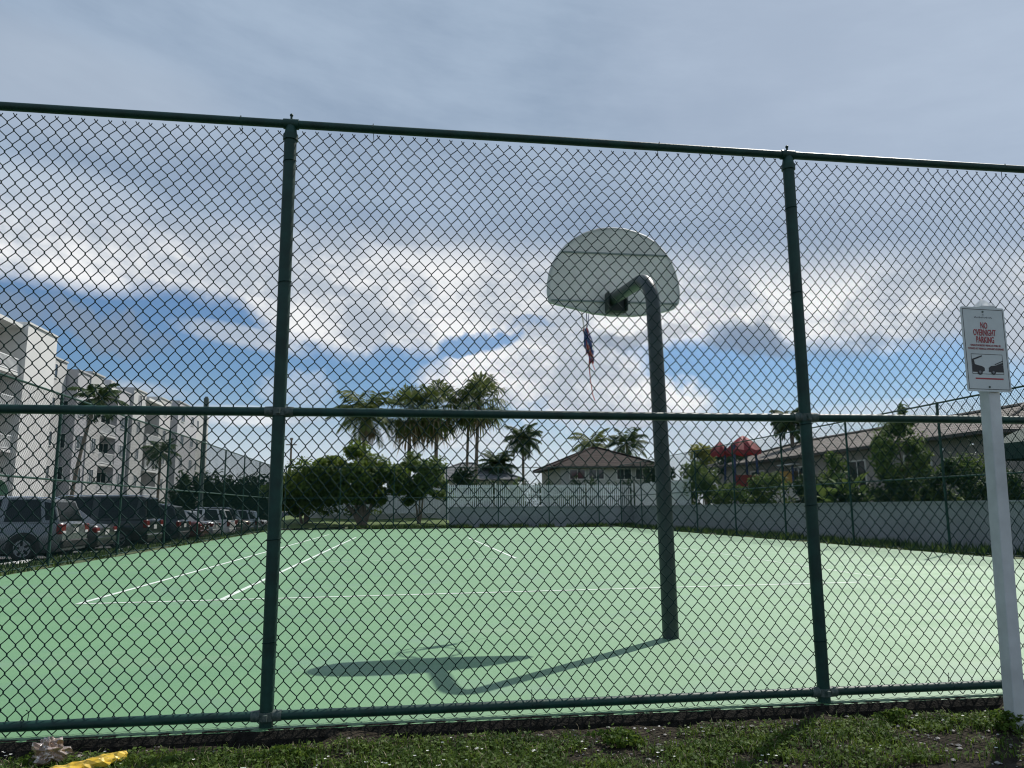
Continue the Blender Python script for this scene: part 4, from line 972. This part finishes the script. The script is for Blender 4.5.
tag(b.build('gravel', M['pebble']), 'scattered pale limestone gravel in the soil below the near fence', 'gravel', kind='stuff')
b = MB()
cents = [(rnd.uniform(-3.5, 4), rnd.uniform(3.7, 4.2)) for _ in range(48)] + [(3.0, 4.1), (3.1, 4.15), (2.9, 4.2), (-1.95, 4.3), (-1.85, 4.32), (-2.2, 4.35)]
for cx, cy in cents:
    for k in range(rnd.randint(1, 4)):
        x = cx+rnd.gauss(0, .05); y = cy+rnd.gauss(0, .03); z = gz(x, y)+rnd.uniform(.02, .05); r = rnd.uniform(.004, .0075)
        for j in range(5):
            a = j*2*pi/5; b.add([(x, y, z), (x+r*cos(a-.5), y+r*sin(a-.5), z+.002), (x+r*1.3*cos(a), y+r*1.3*sin(a), z+.003), (x+r*cos(a+.5), y+r*sin(a+.5), z+.002)], [(0,1,2,3)])
tag(b.build('white_flowers', M['petal']), 'tiny white weed flowers dotted through the verge', 'flowers', kind='stuff')
# leafy weed clumps
for i, (x, y, l, n_, R) in enumerate(((1.15, 4.10, 'leafy green weed clump below the middle of the near fence', 420, (.22, .10, .045)), (-1.72, 4.22, 'low weed clump right of the yellow wrapper', 260, (.14, .08, .04)), (2.75, 4.20, 'weed clump left of the sign post', 300, (.18, .08, .05)), (3.28, 4.0, 'dark weed clump at the foot of the sign post', 260, (.14, .09, .06)), (-.55, 4.13, 'bright weed clump right of the left near fence post', 380, (.25, .08, .04)))):
    bb = MB(); leafy(bb, (0, 0, R[2]*.7), (R[0]*.8, R[1], R[2]), int(n_*1.3), .024, rnd, 20, asp=.75); o = bb.build('weed_clump', M['grass'], None, (x, y, gz(x, y))); tag(o, l, 'weed', 'weed clumps on the verge')
# crumpled litter
def crumple(L, W_, H, nu, nv, seed, amp):
    b = MB(); vs = []
    for j in range(nv+1):
        t = pi*j/nv
        for i in range(nu):
            w_ = 2*pi*i/nu; d = Vector((cos(w_)*sin(t), sin(w_)*sin(t), cos(t)))
            k = 1 + amp*noise.noise(d*2.1+Vector((seed, 0, 0))) + amp*.7*abs(noise.noise(d*4.7+Vector((0, seed, 0))))
            vs.append((d.x*L*k, d.y*W_*k, max(-H*.55, d.z*H*k)))
    b.add(vs, [(j*nu+i, j*nu+(i+1) % nu, (j+1)*nu+(i+1) % nu, (j+1)*nu+i) for j in range(nv) for i in range(nu)]); return b
def film():
    m = mat('clear_brown_film', (.13, .065, .03), .2, col2=(.42, .30, .22), scale=16, coat=.5); p = m.node_tree.nodes['Principled BSDF']; p.inputs['Transmission Weight'].default_value = .35; return m
b = crumple(.070, .05, .055, 30, 18, 3.3, .8)
o = b.build('plastic_bag', film(), None, (-1.70, 4.41-.13, -.075)); tag(o, 'crumpled clear brownish plastic bag lying on the soil at the lower left', 'plastic bag')
o.location = (-1.66, 4.20, -.012)
b = MB(); vs = []; nu, nv = 16, 5          # twisted flattened wrapper tube
for i in range(nu+1):
    t = i/nu; wd = .05*(.75+.5*abs(sin(t*7))) * (1.0 if .04 < t < .96 else .55); 
    for k in range(10):
        a = 2*pi*k/10; r = 1+.55*noise.noise((t*11, cos(a)*2.2, sin(a)*2.2))+.25*noise.noise((t*30, cos(a)*5, sin(a)*5)); vs.append((-.02+(t-.5)*.40, wd*cos(a)*r, .026*sin(a)*r*(1.2-.3*t)+.006*noise.noise((t*20, k, 0))))
b.add(vs, [(i*10+k, i*10+(k+1) % 10, (i+1)*10+(k+1) % 10, (i+1)*10+k) for i in range(nu) for k in range(10)]); b.add(vs[:10], [tuple(range(9, -1, -1))]); b.add(vs[-10:], [tuple(range(10))])
o = b.build('food_wrapper', M['yellow_film'], None, (-1.42, 4.07, -.035), rad(52)); tag(o, 'crumpled yellow wrapper beside the clear bag at the lower left', 'wrapper')

# ================================================================== SKY
SUN_AZ, SUN_EL = rad(47.2), rad(51)
W = bpy.data.worlds.new('World'); S.world = W; W.use_nodes = True; nt = W.node_tree; N = nt.nodes; L = nt.links
bg = N['Background']; SKY = .10; bg.inputs[1].default_value = SKY
sk = N.new('ShaderNodeTexSky'); sk.sky_type = 'NISHITA'; sk.sun_disc = False; sk.sun_elevation = SUN_EL; sk.sun_rotation = SUN_AZ; sk.air_density = 1.0; sk.dust_density = .6; sk.ozone_density = 2.0
def val(x):
    if isinstance(x, (int, float)): n = N.new('ShaderNodeValue'); n.outputs[0].default_value = x; return n.outputs[0]
    return x
def mth(op, a, b=None, c=None):
    n = N.new('ShaderNodeMath'); n.operation = op
    for i, x in enumerate((a, b, c)):
        if x is None: continue
        if isinstance(x, (int, float)): n.inputs[i].default_value = x
        else: L.new(x, n.inputs[i])
    return n.outputs[0]
def sstep(a, b, x):
    n = N.new('ShaderNodeMapRange'); n.interpolation_type = 'SMOOTHSTEP'; n.inputs[3].default_value = 0; n.inputs[4].default_value = 1
    for i, q in ((1, a), (2, b), (0, x)):
        if isinstance(q, (int, float)): n.inputs[i].default_value = q
        else: L.new(q, n.inputs[i])
    return n.outputs[0]
def mixc(f, a, b):
    n = N.new('ShaderNodeMix'); n.data_type = 'RGBA'
    L.new(val(f), n.inputs[0])
    for i, q in ((6, a), (7, b)):
        if isinstance(q, tuple): n.inputs[i].default_value = (*q, 1)
        else: L.new(q, n.inputs[i])
    return n.outputs[2]
tc = N.new('ShaderNodeTexCoord'); sx = N.new('ShaderNodeSeparateXYZ'); L.new(tc.outputs['Generated'], sx.inputs[0])
dx, dy, dz = sx.outputs
AZ = mth('MULTIPLY', mth('ARCTAN2', dx, dy), 180/pi); EL = mth('MULTIPLY', mth('ARCSINE', dz), 180/pi)
def nz(sc, det=5, rough=.55, vec=None):
    n = N.new('ShaderNodeTexNoise'); n.inputs['Scale'].default_value = sc; n.inputs['Detail'].default_value = det; n.inputs['Roughness'].default_value = rough
    L.new(vec if vec else tc.outputs['Generated'], n.inputs['Vector']); return mth('SUBTRACT', n.outputs['Fac'], .5)
cb = N.new('ShaderNodeCombineXYZ'); L.new(mth('MULTIPLY', AZ, .055), cb.inputs[0]); L.new(mth('ADD', mth('MULTIPLY', EL, .21), mth('MULTIPLY', AZ, .028)), cb.inputs[1])
streak = nz(1.0, 6, .6, cb.outputs[0]); puff = nz(9, 7, .6); puff2 = nz(17, 6, .6); big = nz(3.2, 4)
def curve(pts, lo=-60, hi=60):
    r = N.new('ShaderNodeValToRGB'); r.color_ramp.interpolation = 'EASE'; e = r.color_ramp.elements
    for i, (a, v) in enumerate(pts):
        p = (a-lo)/(hi-lo); x = e[i] if i < 2 else e.new(p); x.position = p; x.color = (v/40, v/40, v/40, 1)
    L.new(mth('DIVIDE', mth('SUBTRACT', AZ, lo), hi-lo), r.inputs[0]); return mth('MULTIPLY', r.outputs[0], 40)
UB = curve([(-60, 19), (42.9, 14.6), (-26.7, 18.4), (-9.2, 18.6), (1.2, 19.0), (12, 17.9), (22.5, 17.0), (32.8, 15.8)])
LB = curve([(-60, 14.6), (42.3, 8.6), (-26.4, 14.7), (-17.7, 14.9), (-12.5, 14.6), (-8.6, 12.6), (-3.9, 11.4), (2, 11.8), (11.9, 11.2), (21.6, 12.2), (25.2, 12.6), (29.2, 11.4), (39, 10.4)])
elw = mth('ADD', EL, mth('ADD', mth('MULTIPLY', streak, 3.2), mth('MULTIPLY', puff, 1.4)))
upper = sstep(mth('SUBTRACT', UB, 1.5), mth('ADD', UB, 2.6), elw)
elw2 = mth('ADD', EL, mth('ADD', mth('MULTIPLY', streak, 1.6), mth('MULTIPLY', puff, 2.2)))
band = sstep(mth('SUBTRACT', LB, .9), mth('ADD', LB, .8), elw2)
AZw = mth('ADD', AZ, mth('ADD', mth('MULTIPLY', puff, 7), mth('MULTIPLY', puff2, 2.5))); ELw = mth('ADD', EL, mth('ADD', mth('MULTIPLY', puff2, 3.5), mth('MULTIPLY', puff, 2.0)))
AZs = mth('ADD', AZ, mth('MULTIPLY', puff, 3)); ELs = mth('ADD', EL, mth('MULTIPLY', streak, 2.2))
def blob(a, e, sa, se, g=1.0, soft=.55, tilt=0.0, streaky=False):
    A, E_ = (AZs, ELs) if streaky else (AZw, ELw)
    da = mth('SUBTRACT', A, a); de = mth('SUBTRACT', mth('SUBTRACT', E_, e), mth('MULTIPLY', da, tilt))
    r2 = mth('ADD', mth('POWER', mth('ABSOLUTE', mth('DIVIDE', da, sa)), 2), mth('POWER', mth('ABSOLUTE', mth('DIVIDE', de, se)), 2))
    return mth('MULTIPLY', sstep(1.0, 1.0-soft, r2), g)
def union(l):
    o = l[0]
    for x in l[1:]: o = mth('MAXIMUM', o, x)
    return o
white = union([band, blob(11, 10.3, 9, 3.2), blob(16.5, 7.6, 7.5, 2.6), blob(20.8, 7.6, 1.6, 1.5, 1, .4), blob(-11.3, 12.0, 6, 1.1, .8, .9, -.14, True), blob(5, 9.2, 5, 2.2, .8, .8), blob(-6, 13.2, 5, 1.3, .8, .8),
    blob(-10.7, 6.6, 7, .9, .75, .9, 0, True), blob(-20, 7.8, 6, .8, .6, .9, 0, True), blob(-7, 8.8, 3.4, 1.5, .35, .9), blob(3, 5.2, 9, 1.2, .6, .9, 0, True), blob(24, 5.0, 9, 1.6, .55, .9, 0, True), blob(34, 6.2, 7, 1.0, .35, .9, 0, True)])
hole = union([blob(5.6, 12.1, 3.4, .95, .95, .6, .22), blob(-.9, 10.6, 2.0, 2.0, .85, .8), blob(9.5, 13.6, 2.2, .5, .5, .9)])
white = mth('MULTIPLY', white, mth('SUBTRACT', 1, hole))
grey = union([blob(-20.6, 12.1, 4.6, 1.6, .80, .9, -.28), blob(-26, 12.8, 3.5, 1.4, .7, .9, -.2), blob(25.6, 11.6, 3.8, 1.8, .85, .8, -.1), blob(17.2, 12.2, 3.6, .7, .7, .8), blob(20, 12.6, 3, .6, .5, .9), blob(32, 11.0, 4.5, .9, .35, .9)])
haze_ = sstep(9.5, 2.0, mth('ADD', EL, mth('MULTIPLY', puff, 3)))
k = 1/SKY
sc = lambda r, g, b_: (r*k, g*k, b_*k)
# sky colour: Nishita, slightly deepened toward the blue seen between the clouds
gm = N.new('ShaderNodeMix'); gm.data_type = 'RGBA'; gm.blend_type = 'MULTIPLY'; gm.inputs[0].default_value = 1.0; L.new(sk.outputs[0], gm.inputs[6]); gm.inputs[7].default_value = (.56, .70, .82, 1)
col = gm.outputs[2]
col = mixc(mth('MULTIPLY', haze_, .78), col, sc(.66, .73, .80))
wcol = mixc(sstep(-.16, .17, mth('ADD', puff, mth('MULTIPLY', streak, 1.3))), sc(.47, .53, .61), sc(.88, .89, .90))
col = mixc(white, col, wcol)
col = mixc(grey, col, sc(.225, .29, .385))
ucol = mixc(sstep(-.28, .28, mth('ADD', streak, mth('MULTIPLY', big, .7))), sc(.265, .35, .475), sc(.365, .46, .59))
# brighter thin cloud round the sun's direction and at the left
gl_ = mth('MULTIPLY', blob(38, 32, 28, 20, .45, 1.0), 1); ucol = mixc(gl_, ucol, sc(.50, .575, .70))
lf_ = blob(-24, 26.5, 14, 4.5, .5, 1.0, 0, True); ucol = mixc(lf_, ucol, sc(.45, .52, .62))
lf2 = blob(-25, 20.5, 9, 1.8, .6, 1.0, 0, True); ucol = mixc(lf2, ucol, sc(.55, .62, .70))
col = mixc(upper, col, ucol)
# the far side of the sky behind the viewer: broken cloud
L.new(col, bg.inputs[0])

sun = bpy.data.lights.new('sun', 'SUN'); sun.energy = 4.9; sun.angle = rad(.53); sun.color = (1, .955, .88)
so = bpy.data.objects.new('sun', sun); C.objects.link(so); so.location = (20, 20, 40)
sd = Vector((sin(SUN_AZ)*cos(SUN_EL), cos(SUN_AZ)*cos(SUN_EL), sin(SUN_EL))); so.rotation_euler = sd.to_track_quat('Z', 'Y').to_euler()

# ================================================================== CAMERA
cam = bpy.data.cameras.new('camera'); co = bpy.data.objects.new('camera', cam); C.objects.link(co)
f = Vector((0, cos(PITCH), sin(PITCH))); r = Vector((1, 0, 0)); u = r.cross(f)
r2 = r*cos(ROLL) - u*sin(ROLL); u2 = u*cos(ROLL) + r*sin(ROLL)
Rz = Matrix.Rotation(-YAW, 3, 'Z'); r2, u2, f = Rz @ r2, Rz @ u2, Rz @ f
co.matrix_world = Matrix(((r2.x, u2.x, -f.x, 0), (r2.y, u2.y, -f.y, 0), (r2.z, u2.z, -f.z, EYE), (0, 0, 0, 1)))
cam.sensor_fit = 'HORIZONTAL'; cam.sensor_width = 36; cam.lens = 36*F/1024; cam.clip_start = .05; cam.clip_end = 3000
S.camera = co
S.view_settings.view_transform = 'Standard'; S.view_settings.look = 'None'; S.view_settings.exposure = .06; S.view_settings.gamma = 1; S.view_settings.use_curve_mapping = False
S.cycles.filter_width = 1.15; S.cycles.max_bounces = 6; S.cycles.transparent_max_bounces = 4; S.cycles.use_denoising = True
bpy.context.view_layer.update()
